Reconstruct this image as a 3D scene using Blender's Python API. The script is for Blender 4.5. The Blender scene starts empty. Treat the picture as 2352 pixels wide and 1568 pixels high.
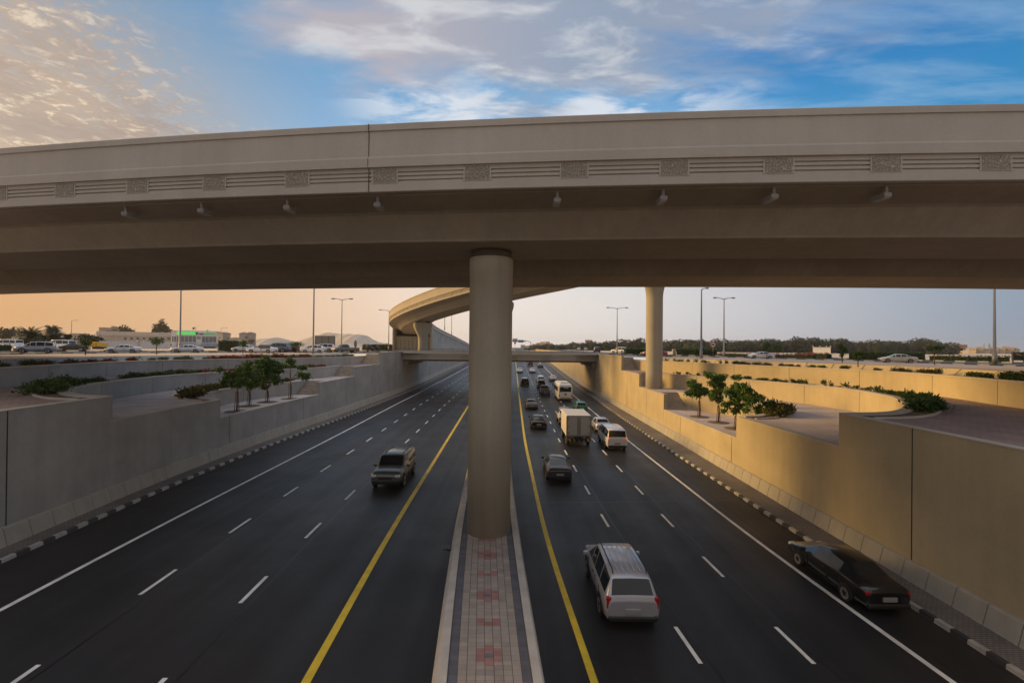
import bpy, bmesh, math, random
import numpy as np
from mathutils import Vector, Matrix
from mathutils.geometry import tessellate_polygon

random.seed(7)
RNG = np.random.default_rng(7)
scene = bpy.context.scene
COL = scene.collection
PI = math.pi

# ------------------------------------------------------------------ camera
CZ = 9.5                      # eye height over the underpass road
FPX = 1045.0                  # focal length in units of a 2352 px wide frame
ROLL = math.radians(0.6)
PITCH = math.atan(13.0 / FPX)
cam_d = bpy.data.cameras.new("camera")
cam_d.sensor_width = 36.0
cam_d.lens = 36.0 * FPX / 2352.0
cam_d.clip_start = 0.1
cam_d.clip_end = 20000
cam = bpy.data.objects.new("camera", cam_d)
COL.objects.link(cam)
_fw = Vector((0, math.cos(PITCH), math.sin(PITCH)))
_r0 = Vector((1, 0, 0))
_u0 = Vector((0, -math.sin(PITCH), math.cos(PITCH)))
RT = _r0 * math.cos(ROLL) + _u0 * math.sin(ROLL)
UP = _u0 * math.cos(ROLL) - _r0 * math.sin(ROLL)
cam.matrix_world = Matrix(((RT.x, UP.x, -_fw.x, 0), (RT.y, UP.y, -_fw.y, 0), (RT.z, UP.z, -_fw.z, CZ), (0, 0, 0, 1)))
scene.camera = cam


def ray(u, v):
    return RT * ((u - 1176.0) / FPX) - UP * ((v - 784.0) / FPX) + _fw


def at_h(u, v, h):
    """point seen at photo position (u, v) that lies h metres below eye level"""
    d = ray(u, v)
    t = -h / d.z
    return Vector((d.x * t, d.y * t, CZ - h))


def at_y(u, v, Y):
    """point seen at photo position (u, v) at distance Y in front of the camera"""
    d = ray(u, v)
    t = Y / d.y
    return Vector((d.x * t, Y, CZ + d.z * t))


# ------------------------------------------------------------------ materials
MATS = {}


def new_mat(name):
    m = bpy.data.materials.new(name)
    m.use_nodes = True
    nt = m.node_tree
    return m, nt, nt.nodes["Principled BSDF"]


def N(nt, typ, **kw):
    n = nt.nodes.new(typ)
    for k, v in kw.items():
        if k.startswith("i_"):
            n.inputs[k[2:].replace("_", " ")].default_value = v
        else:
            setattr(n, k, v)
    return n


def ramp(nt, stops, interp='LINEAR'):
    r = nt.nodes.new("ShaderNodeValToRGB")
    cr = r.color_ramp
    cr.interpolation = interp
    while len(cr.elements) < len(stops):
        cr.elements.new(0.5)
    for e, (p, c) in zip(cr.elements, stops):
        e.position = p
        e.color = (c[0], c[1], c[2], 1) if len(c) == 3 else c
    return r


def mapped(nt, scale, coord='Object'):
    tc = nt.nodes.new("ShaderNodeTexCoord")
    mp = nt.nodes.new("ShaderNodeMapping")
    mp.inputs['Scale'].default_value = scale
    nt.links.new(tc.outputs[coord], mp.inputs['Vector'])
    return mp


def simple(name, col, rough=0.5, metal=0.0, spec=0.5, coat=0.0, var=0.0, vscale=3.0, emit=None, estr=0.0):
    if name in MATS:
        return MATS[name]
    m, nt, b = new_mat(name)
    b.inputs['Base Color'].default_value = (*col, 1)
    b.inputs['Roughness'].default_value = rough
    b.inputs['Metallic'].default_value = metal
    b.inputs['Specular IOR Level'].default_value = spec
    b.inputs['Coat Weight'].default_value = coat
    if var > 0:
        mp = mapped(nt, (vscale, vscale, vscale))
        nz = N(nt, "ShaderNodeTexNoise", i_Scale=1.0, i_Detail=5.0)
        nt.links.new(mp.outputs[0], nz.inputs['Vector'])
        a = tuple(max(0, c * (1 - var)) for c in col)
        z = tuple(min(1, c * (1 + var)) for c in col)
        rp = ramp(nt, [(0.3, a), (0.7, z)])
        nt.links.new(nz.outputs[0], rp.inputs[0])
        nt.links.new(rp.outputs[0], b.inputs['Base Color'])
    if emit:
        b.inputs['Emission Color'].default_value = (*emit, 1)
        b.inputs['Emission Strength'].default_value = estr
    MATS[name] = m
    return m


def concrete(name, col, var=0.16, streak=0.12, bump=0.15, scale=0.35, rough=0.85):
    if name in MATS:
        return MATS[name]
    m, nt, b = new_mat(name)
    L = nt.links.new
    mp = mapped(nt, (scale, scale, scale))
    n1 = N(nt, "ShaderNodeTexNoise", i_Scale=1.0, i_Detail=6.0, i_Roughness=0.6)
    L(mp.outputs[0], n1.inputs['Vector'])
    mp2 = mapped(nt, (2.2, 2.2, 0.10))
    n2 = N(nt, "ShaderNodeTexNoise", i_Scale=1.0, i_Detail=4.0, i_Roughness=0.6)
    L(mp2.outputs[0], n2.inputs['Vector'])
    mp3 = mapped(nt, (9, 9, 9))
    n3 = N(nt, "ShaderNodeTexNoise", i_Scale=1.0, i_Detail=6.0, i_Roughness=0.7)
    L(mp3.outputs[0], n3.inputs['Vector'])
    r1 = ramp(nt, [(0.28, (1 - var,) * 3), (0.72, (1 + var * 0.6,) * 3)])
    L(n1.outputs[0], r1.inputs[0])
    r2 = ramp(nt, [(0.30, (1 - streak,) * 3), (0.62, (1.0,) * 3)])
    L(n2.outputs[0], r2.inputs[0])
    r3 = ramp(nt, [(0.25, (0.93,) * 3), (0.75, (1.05,) * 3)])
    L(n3.outputs[0], r3.inputs[0])
    mx = N(nt, "ShaderNodeMix", data_type='RGBA', blend_type='MULTIPLY')
    mx.inputs[0].default_value = 1.0
    L(r1.outputs[0], mx.inputs[6]); L(r2.outputs[0], mx.inputs[7])
    mx2 = N(nt, "ShaderNodeMix", data_type='RGBA', blend_type='MULTIPLY')
    mx2.inputs[0].default_value = 1.0
    L(mx.outputs[2], mx2.inputs[6]); L(r3.outputs[0], mx2.inputs[7])
    mx3 = N(nt, "ShaderNodeMix", data_type='RGBA', blend_type='MULTIPLY')
    mx3.inputs[0].default_value = 1.0
    L(mx2.outputs[2], mx3.inputs[6]); mx3.inputs[7].default_value = (*col, 1)
    L(mx3.outputs[2], b.inputs['Base Color'])
    b.inputs['Roughness'].default_value = rough
    b.inputs['Specular IOR Level'].default_value = 0.25
    bp = N(nt, "ShaderNodeBump")
    bp.inputs['Strength'].default_value = bump
    bp.inputs['Distance'].default_value = 0.02
    L(n3.outputs[0], bp.inputs['Height'])
    L(bp.outputs[0], b.inputs['Normal'])
    MATS[name] = m
    return m


def asphalt(name, lo, hi, rough=0.5):
    m, nt, b = new_mat(name)
    L = nt.links.new
    mp = mapped(nt, (0.75, 0.006, 0.1))
    n1 = N(nt, "ShaderNodeTexNoise", i_Scale=1.0, i_Detail=4.0, i_Roughness=0.55)
    L(mp.outputs[0], n1.inputs['Vector'])
    mp2 = mapped(nt, (0.25, 0.25, 0.25))
    n2 = N(nt, "ShaderNodeTexNoise", i_Scale=1.0, i_Detail=7.0, i_Roughness=0.65)
    L(mp2.outputs[0], n2.inputs['Vector'])
    mp3 = mapped(nt, (28, 28, 28))
    n3 = N(nt, "ShaderNodeTexNoise", i_Scale=1.0, i_Detail=3.0, i_Roughness=0.7)
    L(mp3.outputs[0], n3.inputs['Vector'])
    ad = N(nt, "ShaderNodeMath", operation='ADD'); L(n1.outputs[0], ad.inputs[0]); L(n2.outputs[0], ad.inputs[1])
    ad2 = N(nt, "ShaderNodeMath", operation='MULTIPLY_ADD'); L(n3.outputs[0], ad2.inputs[0]); ad2.inputs[1].default_value = 0.5; L(ad.outputs[0], ad2.inputs[2])
    dv = N(nt, "ShaderNodeMath", operation='DIVIDE'); L(ad2.outputs[0], dv.inputs[0]); dv.inputs[1].default_value = 2.5
    r = ramp(nt, [(0.36, lo), (0.64, hi)])
    L(dv.outputs[0], r.inputs[0]); L(r.outputs[0], b.inputs['Base Color'])
    rr = ramp(nt, [(0.36, (rough + 0.12,) * 3), (0.64, (rough - 0.06,) * 3)])
    L(dv.outputs[0], rr.inputs[0]); L(rr.outputs[0], b.inputs['Roughness'])
    b.inputs['Specular IOR Level'].default_value = 0.34
    bp = N(nt, "ShaderNodeBump"); bp.inputs['Strength'].default_value = 0.25; bp.inputs['Distance'].default_value = 0.01
    L(n3.outputs[0], bp.inputs['Height']); L(bp.outputs[0], b.inputs['Normal'])
    MATS[name] = m
    return m


def paving(name, c1, c2, mortar, sx, sy, rough=0.85):
    m, nt, b = new_mat(name)
    L = nt.links.new
    mp = mapped(nt, (1, 1, 1))
    br = N(nt, "ShaderNodeTexBrick")
    br.inputs['Color1'].default_value = (*c1, 1); br.inputs['Color2'].default_value = (*c2, 1)
    br.inputs['Mortar'].default_value = (*mortar, 1)
    br.inputs['Scale'].default_value = 1.0
    br.inputs['Mortar Size'].default_value = 0.012
    br.inputs['Brick Width'].default_value = sx
    br.inputs['Row Height'].default_value = sy
    L(mp.outputs[0], br.inputs['Vector'])
    n1 = N(nt, "ShaderNodeTexNoise", i_Scale=0.6, i_Detail=6.0)
    L(mp.outputs[0], n1.inputs['Vector'])
    r1 = ramp(nt, [(0.3, (0.78,) * 3), (0.7, (1.1,) * 3)]); L(n1.outputs[0], r1.inputs[0])
    mx = N(nt, "ShaderNodeMix", data_type='RGBA', blend_type='MULTIPLY'); mx.inputs[0].default_value = 1
    L(br.outputs[0], mx.inputs[6]); L(r1.outputs[0], mx.inputs[7])
    L(mx.outputs[2], b.inputs['Base Color'])
    b.inputs['Roughness'].default_value = rough
    b.inputs['Specular IOR Level'].default_value = 0.25
    MATS[name] = m
    return m


def leafmat(name, dark, light, trans=0.25):
    m, nt, b = new_mat(name)
    L = nt.links.new
    g = nt.nodes.new("ShaderNodeNewGeometry")
    r = ramp(nt, [(0.0, dark), (1.0, light)])
    L(g.outputs['Random Per Island'], r.inputs[0])
    L(r.outputs[0], b.inputs['Base Color'])
    b.inputs['Roughness'].default_value = 0.55
    b.inputs['Specular IOR Level'].default_value = 0.3
    tr = N(nt, "ShaderNodeBsdfTranslucent"); L(r.outputs[0], tr.inputs['Color'])
    ms = N(nt, "ShaderNodeMixShader"); ms.inputs[0].default_value = trans
    out = nt.nodes["Material Output"]
    L(b.outputs[0], ms.inputs[1]); L(tr.outputs[0], ms.inputs[2]); L(ms.outputs[0], out.inputs['Surface'])
    MATS[name] = m
    return m


# ------------------------------------------------------------------ mesh builder
class MB:
    def __init__(self):
        self.v = []; self.f = []; self.m = []; self.s = []

    def add(self, verts, faces, mat=0, smooth=False):
        o = len(self.v)
        self.v.extend([tuple(p) for p in verts])
        for f in faces:
            self.f.append(tuple(i + o for i in f)); self.m.append(mat); self.s.append(smooth)

    def box(self, c, s, mat=0, rz=0.0, taper=1.0, bev=0.0):
        x, y, z = s[0] / 2, s[1] / 2, s[2] / 2
        ca, sa = math.cos(rz), math.sin(rz)
        vs = []
        for (sx, sy, sz) in ((-1, -1, -1), (1, -1, -1), (1, 1, -1), (-1, 1, -1), (-1, -1, 1), (1, -1, 1), (1, 1, 1), (-1, 1, 1)):
            t = taper if sz > 0 else 1
            px, py = sx * x * t, sy * y * t
            vs.append((c[0] + px * ca - py * sa, c[1] + px * sa + py * ca, c[2] + sz * z))
        self.add(vs, [(0, 3, 2, 1), (4, 5, 6, 7), (0, 1, 5, 4), (1, 2, 6, 5), (2, 3, 7, 6), (3, 0, 4, 7)], mat)

    def rbox(self, c, s, r, mat=0, rz=0.0):
        """box with chamfered vertical and top edges"""
        x, y, z = s[0] / 2, s[1] / 2, s[2] / 2
        ca, sa = math.cos(rz), math.sin(rz)

        def ring(ix, iy, zz, ch):
            pts = [(-ix + ch, -iy), (ix - ch, -iy), (ix, -iy + ch), (ix, iy - ch), (ix - ch, iy), (-ix + ch, iy), (-ix, iy - ch), (-ix, -iy + ch)]
            return [(c[0] + a * ca - b * sa, c[1] + a * sa + b * ca, c[2] + zz) for a, b in pts]
        rings = [ring(x - r, y - r, -z, r * .5), ring(x, y, -z + r, r), ring(x, y, z - r, r), ring(x - r, y - r, z, r * .5)]
        self.loft(rings, mat, closed=True, cap=True)

    def loft(self, rings, mat=0, closed=True, cap=True, smooth=False):
        n = len(rings[0]); vs = [p for r in rings for p in r]; fs = []
        for i in range(len(rings) - 1):
            for j in range(n if closed else n - 1):
                k = (j + 1) % n
                fs.append((i * n + j, i * n + k, (i + 1) * n + k, (i + 1) * n + j))
        self.add(vs, fs, mat, smooth)
        if cap and closed:
            o = len(self.v) - len(vs)
            self.f.append(tuple(o + j for j in reversed(range(n)))); self.m.append(mat); self.s.append(False)
            self.f.append(tuple(o + (len(rings) - 1) * n + j for j in range(n))); self.m.append(mat); self.s.append(False)

    def tube(self, p0, p1, r0, r1=None, n=10, mat=0, cap=True, smooth=True):
        r1 = r0 if r1 is None else r1
        self.pipe([p0, p1], [r0, r1], n, mat, cap, smooth)

    def pipe(self, pts, rs, n=8, mat=0, cap=True, smooth=True):
        pts = [Vector(p) for p in pts]
        rings = []
        for i, p in enumerate(pts):
            if i == 0: d = pts[1] - pts[0]
            elif i == len(pts) - 1: d = pts[-1] - pts[-2]
            else: d = pts[i + 1] - pts[i - 1]
            d.normalize()
            a = d.cross(Vector((0, 0, 1)))
            if a.length < 1e-3: a = Vector((1, 0, 0))
            a.normalize(); b = d.cross(a)
            r = rs[i] if isinstance(rs, (list, tuple)) else rs
            rings.append([p + a * (r * math.cos(2 * PI * k / n)) + b * (r * math.sin(2 * PI * k / n)) for k in range(n)])
        self.loft(rings, mat, True, cap, smooth)

    def lathe(self, c, prof, n=24, mat=0, smooth=True, cap=True):
        rings = [[(c[0] + r * math.cos(2 * PI * k / n), c[1] + r * math.sin(2 * PI * k / n), c[2] + z) for k in range(n)] for r, z in prof]
        self.loft(rings, mat, True, cap, smooth)

    def poly(self, pts, z, mat=0, flip=False):
        P = [Vector((p[0], p[1], 0)) for p in pts]
        tris = tessellate_polygon([P])
        out = []
        for t in tris:
            a, b, c = (P[i] for i in t)
            cr = (b - a).cross(c - a).z
            out.append(t if (cr > 0) != flip else (t[0], t[2], t[1]))
        self.add([(p[0], p[1], z) for p in pts], out, mat)

    def sweep(self, path, prof, mat=0, closed=True, cap=True, smooth=False):
        """profile (n to the right of the path, z) along a plan path of (x, y[, z0])"""
        rings = []
        M = len(path)
        for i, p in enumerate(path):
            a = path[max(0, i - 1)]; b = path[min(M - 1, i + 1)]
            dx, dy = b[0] - a[0], b[1] - a[1]
            l = math.hypot(dx, dy) or 1
            nx, ny = dy / l, -dx / l
            z0 = p[2] if len(p) > 2 else 0.0
            pr = prof(i) if callable(prof) else prof
            rings.append([(p[0] + nx * q[0], p[1] + ny * q[0], z0 + q[1]) for q in pr])
        self.loft(rings, mat, closed, cap, smooth)

    def leaves(self, pts, size, mat=0, droop=0.0, aspect=0.5, outward=None, jitter=1.0):
        """one bent leaf (two triangles pairs) per point"""
        n = len(pts)
        if n == 0: return
        pts = np.asarray(pts, float)
        th = RNG.uniform(0, 2 * PI, n); el = RNG.uniform(-0.9, 0.9, n) - droop
        d = np.stack([np.cos(th) * np.cos(el), np.sin(th) * np.cos(el), np.sin(el)], 1)
        q = RNG.normal(size=(n, 3)); s = np.cross(d, q); s /= np.linalg.norm(s, axis=1, keepdims=True) + 1e-9
        nn = np.cross(s, d)
        L = size * RNG.uniform(0.65, 1.35, n)[:, None]
        W = L * aspect * 0.5
        a = pts; b = pts + d * L * .5 + s * W + nn * L * .08; c = pts + d * L; e = pts + d * L * .5 - s * W + nn * L * .08
        o = len(self.v)
        allv = np.stack([a, b, c, e], 1).reshape(-1, 3)
        self.v.extend(map(tuple, allv))
        for i in range(n):
            k = o + 4 * i
            self.f.append((k, k + 1, k + 2, k + 3)); self.m.append(mat); self.s.append(False)

    def build(self, name, mats, parent=None, loc=None):
        me = bpy.data.meshes.new(name)
        me.from_pydata(self.v, [], self.f)
        for m in (mats if isinstance(mats, (list, tuple)) else [mats]):
            me.materials.append(m)
        me.polygons.foreach_set("material_index", self.m)
        me.polygons.foreach_set("use_smooth", self.s)
        me.update()
        o = bpy.data.objects.new(name, me)
        COL.objects.link(o)
        if parent is not None: o.parent = parent
        if loc is not None: o.location = loc
        return o


def link_mesh(name, me, parent=None, loc=None):
    o = bpy.data.objects.new(name, me); COL.objects.link(o)
    if parent is not None: o.parent = parent
    if loc is not None: o.location = loc
    return o


def tag(o, label, cat, group=None):
    o["label"] = label; o["category"] = cat
    if group: o["group"] = group
    return o


def struct(o, kind="structure"):
    o["kind"] = kind
    return o


def thing(name, label, cat, loc=(0, 0, 0), rz=0.0, group=None):
    o = bpy.data.objects.new(name, None); COL.objects.link(o)
    o.empty_display_size = 0.2
    o.location = loc; o.rotation_euler = (0, 0, rz)
    return tag(o, label, cat, group)


def copy_tree(src, loc, rz=0.0, scale=1.0, label=None, group=None):
    r = src.copy(); COL.objects.link(r)
    r.location = loc; r.rotation_euler = (0, 0, rz); r.scale = (scale,) * 3 if not isinstance(scale, tuple) else scale
    if label: r["label"] = label
    if group: r["group"] = group
    for ch in list(src.children):
        c = ch.copy(); COL.objects.link(c); c.parent = r
        for g in list(ch.children):
            d = g.copy(); COL.objects.link(d); d.parent = c
    return r


def smooth_line(pts, n=60):
    """Catmull-Rom through plan points"""
    P = [np.array(p, float) for p in pts]
    P = [2 * P[0] - P[1]] + P + [2 * P[-1] - P[-2]]
    seg = len(P) - 3
    out = []
    for k in range(n + 1):
        t = k / n * seg
        i = min(int(t), seg - 1); f = t - i
        p0, p1, p2, p3 = P[i:i + 4]
        out.append(tuple(0.5 * ((2 * p1) + (-p0 + p2) * f + (2 * p0 - 5 * p1 + 4 * p2 - p3) * f * f + (-p0 + 3 * p1 - 3 * p2 + p3) * f ** 3)))
    return out


def offset_line(path, d):
    """shift a plan path d metres to its right"""
    out = []; M = len(path)
    for i, p in enumerate(path):
        a = path[max(0, i - 1)]; b = path[min(M - 1, i + 1)]
        dx, dy = b[0] - a[0], b[1] - a[1]; l = math.hypot(dx, dy) or 1
        out.append((p[0] + dy / l * d, p[1] - dx / l * d))
    return out


def curve1d(tab):
    xs = np.array([t[0] for t in tab], float); ys = np.array([t[1] for t in tab], float)

    def f(y):
        # smoothed linear interpolation
        w = 5.0
        return float(np.mean([np.interp(y + k * w / 4, xs, ys) for k in range(-4, 5)]))
    return f
# ------------------------------------------------------------------ palette
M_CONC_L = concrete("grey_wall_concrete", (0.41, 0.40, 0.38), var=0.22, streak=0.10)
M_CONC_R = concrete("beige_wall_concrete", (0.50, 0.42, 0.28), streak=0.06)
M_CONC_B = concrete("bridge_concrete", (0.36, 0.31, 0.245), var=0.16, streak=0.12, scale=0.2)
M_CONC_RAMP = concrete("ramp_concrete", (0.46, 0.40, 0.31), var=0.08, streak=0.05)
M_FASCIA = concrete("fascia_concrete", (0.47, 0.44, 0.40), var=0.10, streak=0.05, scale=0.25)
M_PIER = concrete("pier_concrete", (0.45, 0.41, 0.33), var=0.10, streak=0.12)
M_BARRIER = concrete("barrier_concrete", (0.43, 0.40, 0.345), var=0.12, streak=0.12)
M_CAP = concrete("coping_concrete", (0.52, 0.48, 0.43), var=0.15, streak=0.05)
M_JOINT = simple("dark_joint", (0.03, 0.03, 0.03), 0.9)
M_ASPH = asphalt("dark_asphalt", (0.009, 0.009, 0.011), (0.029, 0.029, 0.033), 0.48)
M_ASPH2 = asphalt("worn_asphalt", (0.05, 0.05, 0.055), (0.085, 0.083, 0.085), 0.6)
M_WHITE = simple("white_road_paint", (0.80, 0.78, 0.74), 0.6, var=0.22, vscale=1.6)
M_YEL = simple("yellow_road_paint", (0.76, 0.53, 0.035), 0.6, var=0.15, vscale=1.6)
M_KW = simple("white_kerb_paint", (0.40, 0.385, 0.36), 0.7, var=0.2)
M_KB = simple("black_kerb_paint", (0.04, 0.04, 0.045), 0.7)
M_PAV_L = paving("grey_terrace_paving", (0.57, 0.49, 0.475), (0.62, 0.54, 0.52), (0.33, 0.28, 0.27), 0.42, 0.21)
M_PAV_RED = paving("reddish_terrace_paving", (0.36, 0.27, 0.255), (0.41, 0.31, 0.29), (0.20, 0.145, 0.135), 0.42, 0.21)
M_SIDEW = paving("brown_pavers", (0.20, 0.175, 0.16), (0.25, 0.22, 0.20), (0.11, 0.10, 0.09), 0.2, 0.1)
M_SAND = simple("sand_ground", (0.52, 0.43, 0.34), 0.95, var=0.2, vscale=0.08)
M_SANDHILL = simple("sand_heap", (0.56, 0.46, 0.36), 0.95, var=0.12, vscale=0.15)
M_SOIL = simple("planter_soil", (0.16, 0.115, 0.08), 0.95, var=0.3, vscale=4)
M_STEEL = simple("galvanised_steel", (0.27, 0.255, 0.24), 0.5, metal=0.5)
M_LAMPBOX = simple("grey_lamp_housing", (0.26, 0.26, 0.27), 0.5)
M_LENS = simple("lamp_lens", (0.5, 0.5, 0.48), 0.2)
M_BARK = simple("tree_bark", (0.14, 0.085, 0.05), 0.9, var=0.3, vscale=8)
M_LEAF = leafmat("broad_leaf", (0.034, 0.085, 0.018), (0.15, 0.26, 0.05))
M_SHRUB = leafmat("shrub_leaf", (0.018, 0.040, 0.010), (0.085, 0.13, 0.025))
M_OLIVE = leafmat("olive_shrub_leaf", (0.03, 0.04, 0.012), (0.13, 0.12, 0.03))
M_HEDGE = leafmat("hedge_leaf", (0.016, 0.045, 0.012), (0.07, 0.14, 0.03))
M_FARLEAF = leafmat("far_tree_leaf", (0.026, 0.032, 0.020), (0.075, 0.075, 0.045), 0.1)
M_PALM = leafmat("palm_leaf", (0.02, 0.032, 0.016), (0.075, 0.085, 0.045))
M_FLOWER = leafmat("red_flower", (0.30, 0.015, 0.03), (0.62, 0.05, 0.09))
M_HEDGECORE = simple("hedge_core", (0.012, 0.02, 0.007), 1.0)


# ------------------------------------------------------------------ sky, sun
def build_world():
    w = bpy.data.worlds.new("World")
    scene.world = w
    w.use_nodes = True
    nt = w.node_tree; L = nt.links.new
    bg = nt.nodes["Background"]
    STR = 0.10

    def math_(op, a, b=None, c=None, clamp=False):
        n = nt.nodes.new("ShaderNodeMath"); n.operation = op; n.use_clamp = clamp
        for i, x in enumerate((a, b, c)):
            if x is None: continue
            if hasattr(x, 'type') and hasattr(x, 'links'): L(x, n.inputs[i])
            else: n.inputs[i].default_value = x
        return n.outputs[0]

    def mrange(v, a, b, c=0.0, d=1.0, smooth=True):
        n = nt.nodes.new("ShaderNodeMapRange"); n.interpolation_type = 'SMOOTHSTEP' if smooth else 'LINEAR'; n.clamp = True
        L(v, n.inputs[0])
        for i, x in enumerate((a, b, c, d)): n.inputs[i + 1].default_value = x
        return n.outputs[0]

    def mix(f, a, b):
        n = nt.nodes.new("ShaderNodeMix"); n.data_type = 'RGBA'
        if hasattr(f, 'links'): L(f, n.inputs[0])
        else: n.inputs[0].default_value = f
        for i, x in ((6, a), (7, b)):
            if hasattr(x, 'links'): L(x, n.inputs[i])
            else: n.inputs[i].default_value = (*x, 1)
        return n.outputs[2]

    tc = nt.nodes.new("ShaderNodeTexCoord")
    sep = nt.nodes.new("ShaderNodeSeparateXYZ"); L(tc.outputs['Generated'], sep.inputs[0])
    x, y, z = sep.outputs
    hyp = math_('SQRT', math_('ADD', math_('MULTIPLY', x, x), math_('MULTIPLY', y, y)))
    s = math_('DIVIDE', x, math_('MAXIMUM', hyp, 0.001))
    s01 = math_('MULTIPLY_ADD', s, 0.5, 0.5)
    hor = ramp(nt, [(0.0, (0.60, 0.27, 0.09)), (0.13, (0.66, 0.34, 0.145)), (0.24, (0.82, 0.53, 0.32)), (0.37, (0.95, 0.73, 0.57)),
                    (0.5, (0.93, 0.84, 0.77)), (0.62, (0.82, 0.78, 0.76)), (0.74, (0.62, 0.62, 0.66)), (0.87, (0.30, 0.37, 0.47)), (1.0, (0.22, 0.30, 0.42))])
    L(s01, hor.inputs[0])
    mid = ramp(nt, [(0.0, (0.55, 0.38, 0.25)), (0.15, (0.48, 0.42, 0.36)), (0.30, (0.30, 0.49, 0.71)), (0.45, (0.34, 0.57, 0.83)),
                    (0.6, (0.36, 0.60, 0.86)), (0.74, (0.09, 0.36, 0.68)), (0.9, (0.03, 0.26, 0.56)), (1.0, (0.12, 0.33, 0.58))])
    L(s01, mid.inputs[0])
    top = ramp(nt, [(0.0, (0.22, 0.33, 0.48)), (0.2, (0.15, 0.33, 0.55)), (0.38, (0.11, 0.34, 0.64)), (0.55, (0.09, 0.36, 0.68)),
                    (0.70, (0.008, 0.21, 0.56)), (0.85, (0.002, 0.145, 0.47)), (1.0, (0.01, 0.15, 0.42))])
    L(s01, top.inputs[0])
    c1 = mix(mrange(z, 0.10, 0.36), hor.outputs[0], mid.outputs[0])
    c2 = mix(mrange(z, 0.34, 0.58), c1, top.outputs[0])
    # brightness added to the unseen sky overhead and behind the viewer, as fill light
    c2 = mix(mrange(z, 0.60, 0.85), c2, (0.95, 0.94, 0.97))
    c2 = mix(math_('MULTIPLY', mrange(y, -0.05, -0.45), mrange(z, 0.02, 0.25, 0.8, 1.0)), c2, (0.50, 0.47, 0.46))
    # physical sky, mixed in
    sky = nt.nodes.new("ShaderNodeTexSky"); sky.sky_type = 'NISHITA'; sky.sun_disc = False
    sky.sun_elevation = SUN_EL; sky.sun_rotation = SUN_ROT
    sky.dust_density = 3.0; sky.ozone_density = 2.0
    # clouds on a plane overhead
    zc = math_('MAXIMUM', z, 0.06)
    px = math_('DIVIDE', x, zc); py = math_('DIVIDE', y, zc)
    cmb = nt.nodes.new("ShaderNodeCombineXYZ"); L(px, cmb.inputs[0]); L(py, cmb.inputs[1])

    def noise(scale, detail, rough, sx=1.0, sy=1.0, rot=0.0, off=(0, 0, 0), dist=0.0):
        mp = nt.nodes.new("ShaderNodeMapping"); mp.inputs['Scale'].default_value = (sx, sy, 1); mp.inputs['Rotation'].default_value = (0, 0, rot); mp.inputs['Location'].default_value = off
        L(cmb.outputs[0], mp.inputs['Vector'])
        n = nt.nodes.new("ShaderNodeTexNoise"); n.inputs['Scale'].default_value = scale; n.inputs['Detail'].default_value = detail; n.inputs['Roughness'].default_value = rough; n.inputs['Distortion'].default_value = dist
        L(mp.outputs[0], n.inputs['Vector'])
        return n.outputs[0]

    # 1: flocks of altocumulus to the left
    mA = mrange(math_('MULTIPLY_ADD', noise(1.6, 5, 0.6, off=(3, 1, 0)), 0.9, px), -0.50, -1.35)
    nA = noise(14, 8, 0.66, sx=1.0, sy=1.15, rot=0.35, dist=0.45)
    nA2 = noise(2.4, 4, 0.6, off=(9, 4, 0))
    dA = mrange(math_('ADD', nA, math_('MULTIPLY', mrange(px, -1.0, -2.6), 0.20)), 0.42, 0.56)
    dA = math_('MULTIPLY', dA, mrange(noise(3.6, 5, 0.6, off=(2, 7, 0), dist=0.6), 0.36, 0.52, 0.45, 1.0))
    fA = math_('MULTIPLY', math_('MULTIPLY', mA, dA), mrange(z, 0.17, 0.26, 0.0, 0.95))
    litA = mrange(nA, 0.50, 0.66)
    shA = mix(mrange(nA2, 0.35, 0.65), (0.42, 0.32, 0.26), (0.54, 0.40, 0.29))
    colA = mix(math_('MULTIPLY', litA, mrange(nA2, 0.36, 0.55)), shA, (0.93, 0.76, 0.55))
    # 2: big cloud sheet in the middle
    ex = math_('DIVIDE', math_('SUBTRACT', px, 0.12), 0.92); ey = math_('DIVIDE', math_('SUBTRACT', py, 1.38), 0.52)
    rr = math_('SQRT', math_('ADD', math_('MULTIPLY', ex, ex), math_('MULTIPLY', ey, ey)))
    nB = noise(2.0, 7, 0.55, sx=0.75, sy=1.5, rot=-0.30, off=(2.2, 5.1, 0), dist=0.2)
    nB2 = noise(3.4, 8, 0.58, sx=0.8, sy=1.5, rot=-0.35, off=(7, 2, 0), dist=0.3)
    dB = mrange(math_('SUBTRACT', math_('ADD', nB, 0.36), math_('MULTIPLY', rr, 0.42)), 0.36, 0.70)
    low = mrange(z, 0.09, 0.20)
    fB = math_('MULTIPLY', math_('MULTIPLY', dB, 0.86), low)
    thick = mrange(nB2, 0.46, 0.66)
    dkB = mix(mrange(px, -0.5, 0.3), (0.56, 0.49, 0.50), (0.36, 0.40, 0.49))
    colB = mix(math_('MULTIPLY', thick, 0.75), dkB, (0.86, 0.83, 0.80))
    # 3: thin streaks on the right and low bright wisps in the middle
    nC = noise(2.2, 8, 0.6, sx=0.55, sy=1.9, rot=0.75, off=(1, 8, 0), dist=0.4)
    fC = math_('MULTIPLY', math_('MULTIPLY', mrange(nC, 0.42, 0.68), mrange(px, 0.2, 0.9)), math_('MULTIPLY', mrange(px, 2.6, 1.5), 0.38))
    nD = noise(3.0, 9, 0.62, sx=0.9, sy=1.8, off=(4, 3, 0), dist=0.4)
    fD = math_('MULTIPLY', math_('MULTIPLY', mrange(nD, 0.40, 0.62), mrange(py, 1.55, 1.85)), math_('MULTIPLY', math_('MULTIPLY', mrange(px, -0.85, -0.4), mrange(px, 1.2, 0.5)), math_('MULTIPLY', mrange(py, 3.0, 2.3), 0.9)))
    c = mix(math_('MULTIPLY', fC, low), c2, (0.50, 0.66, 0.80))
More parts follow.
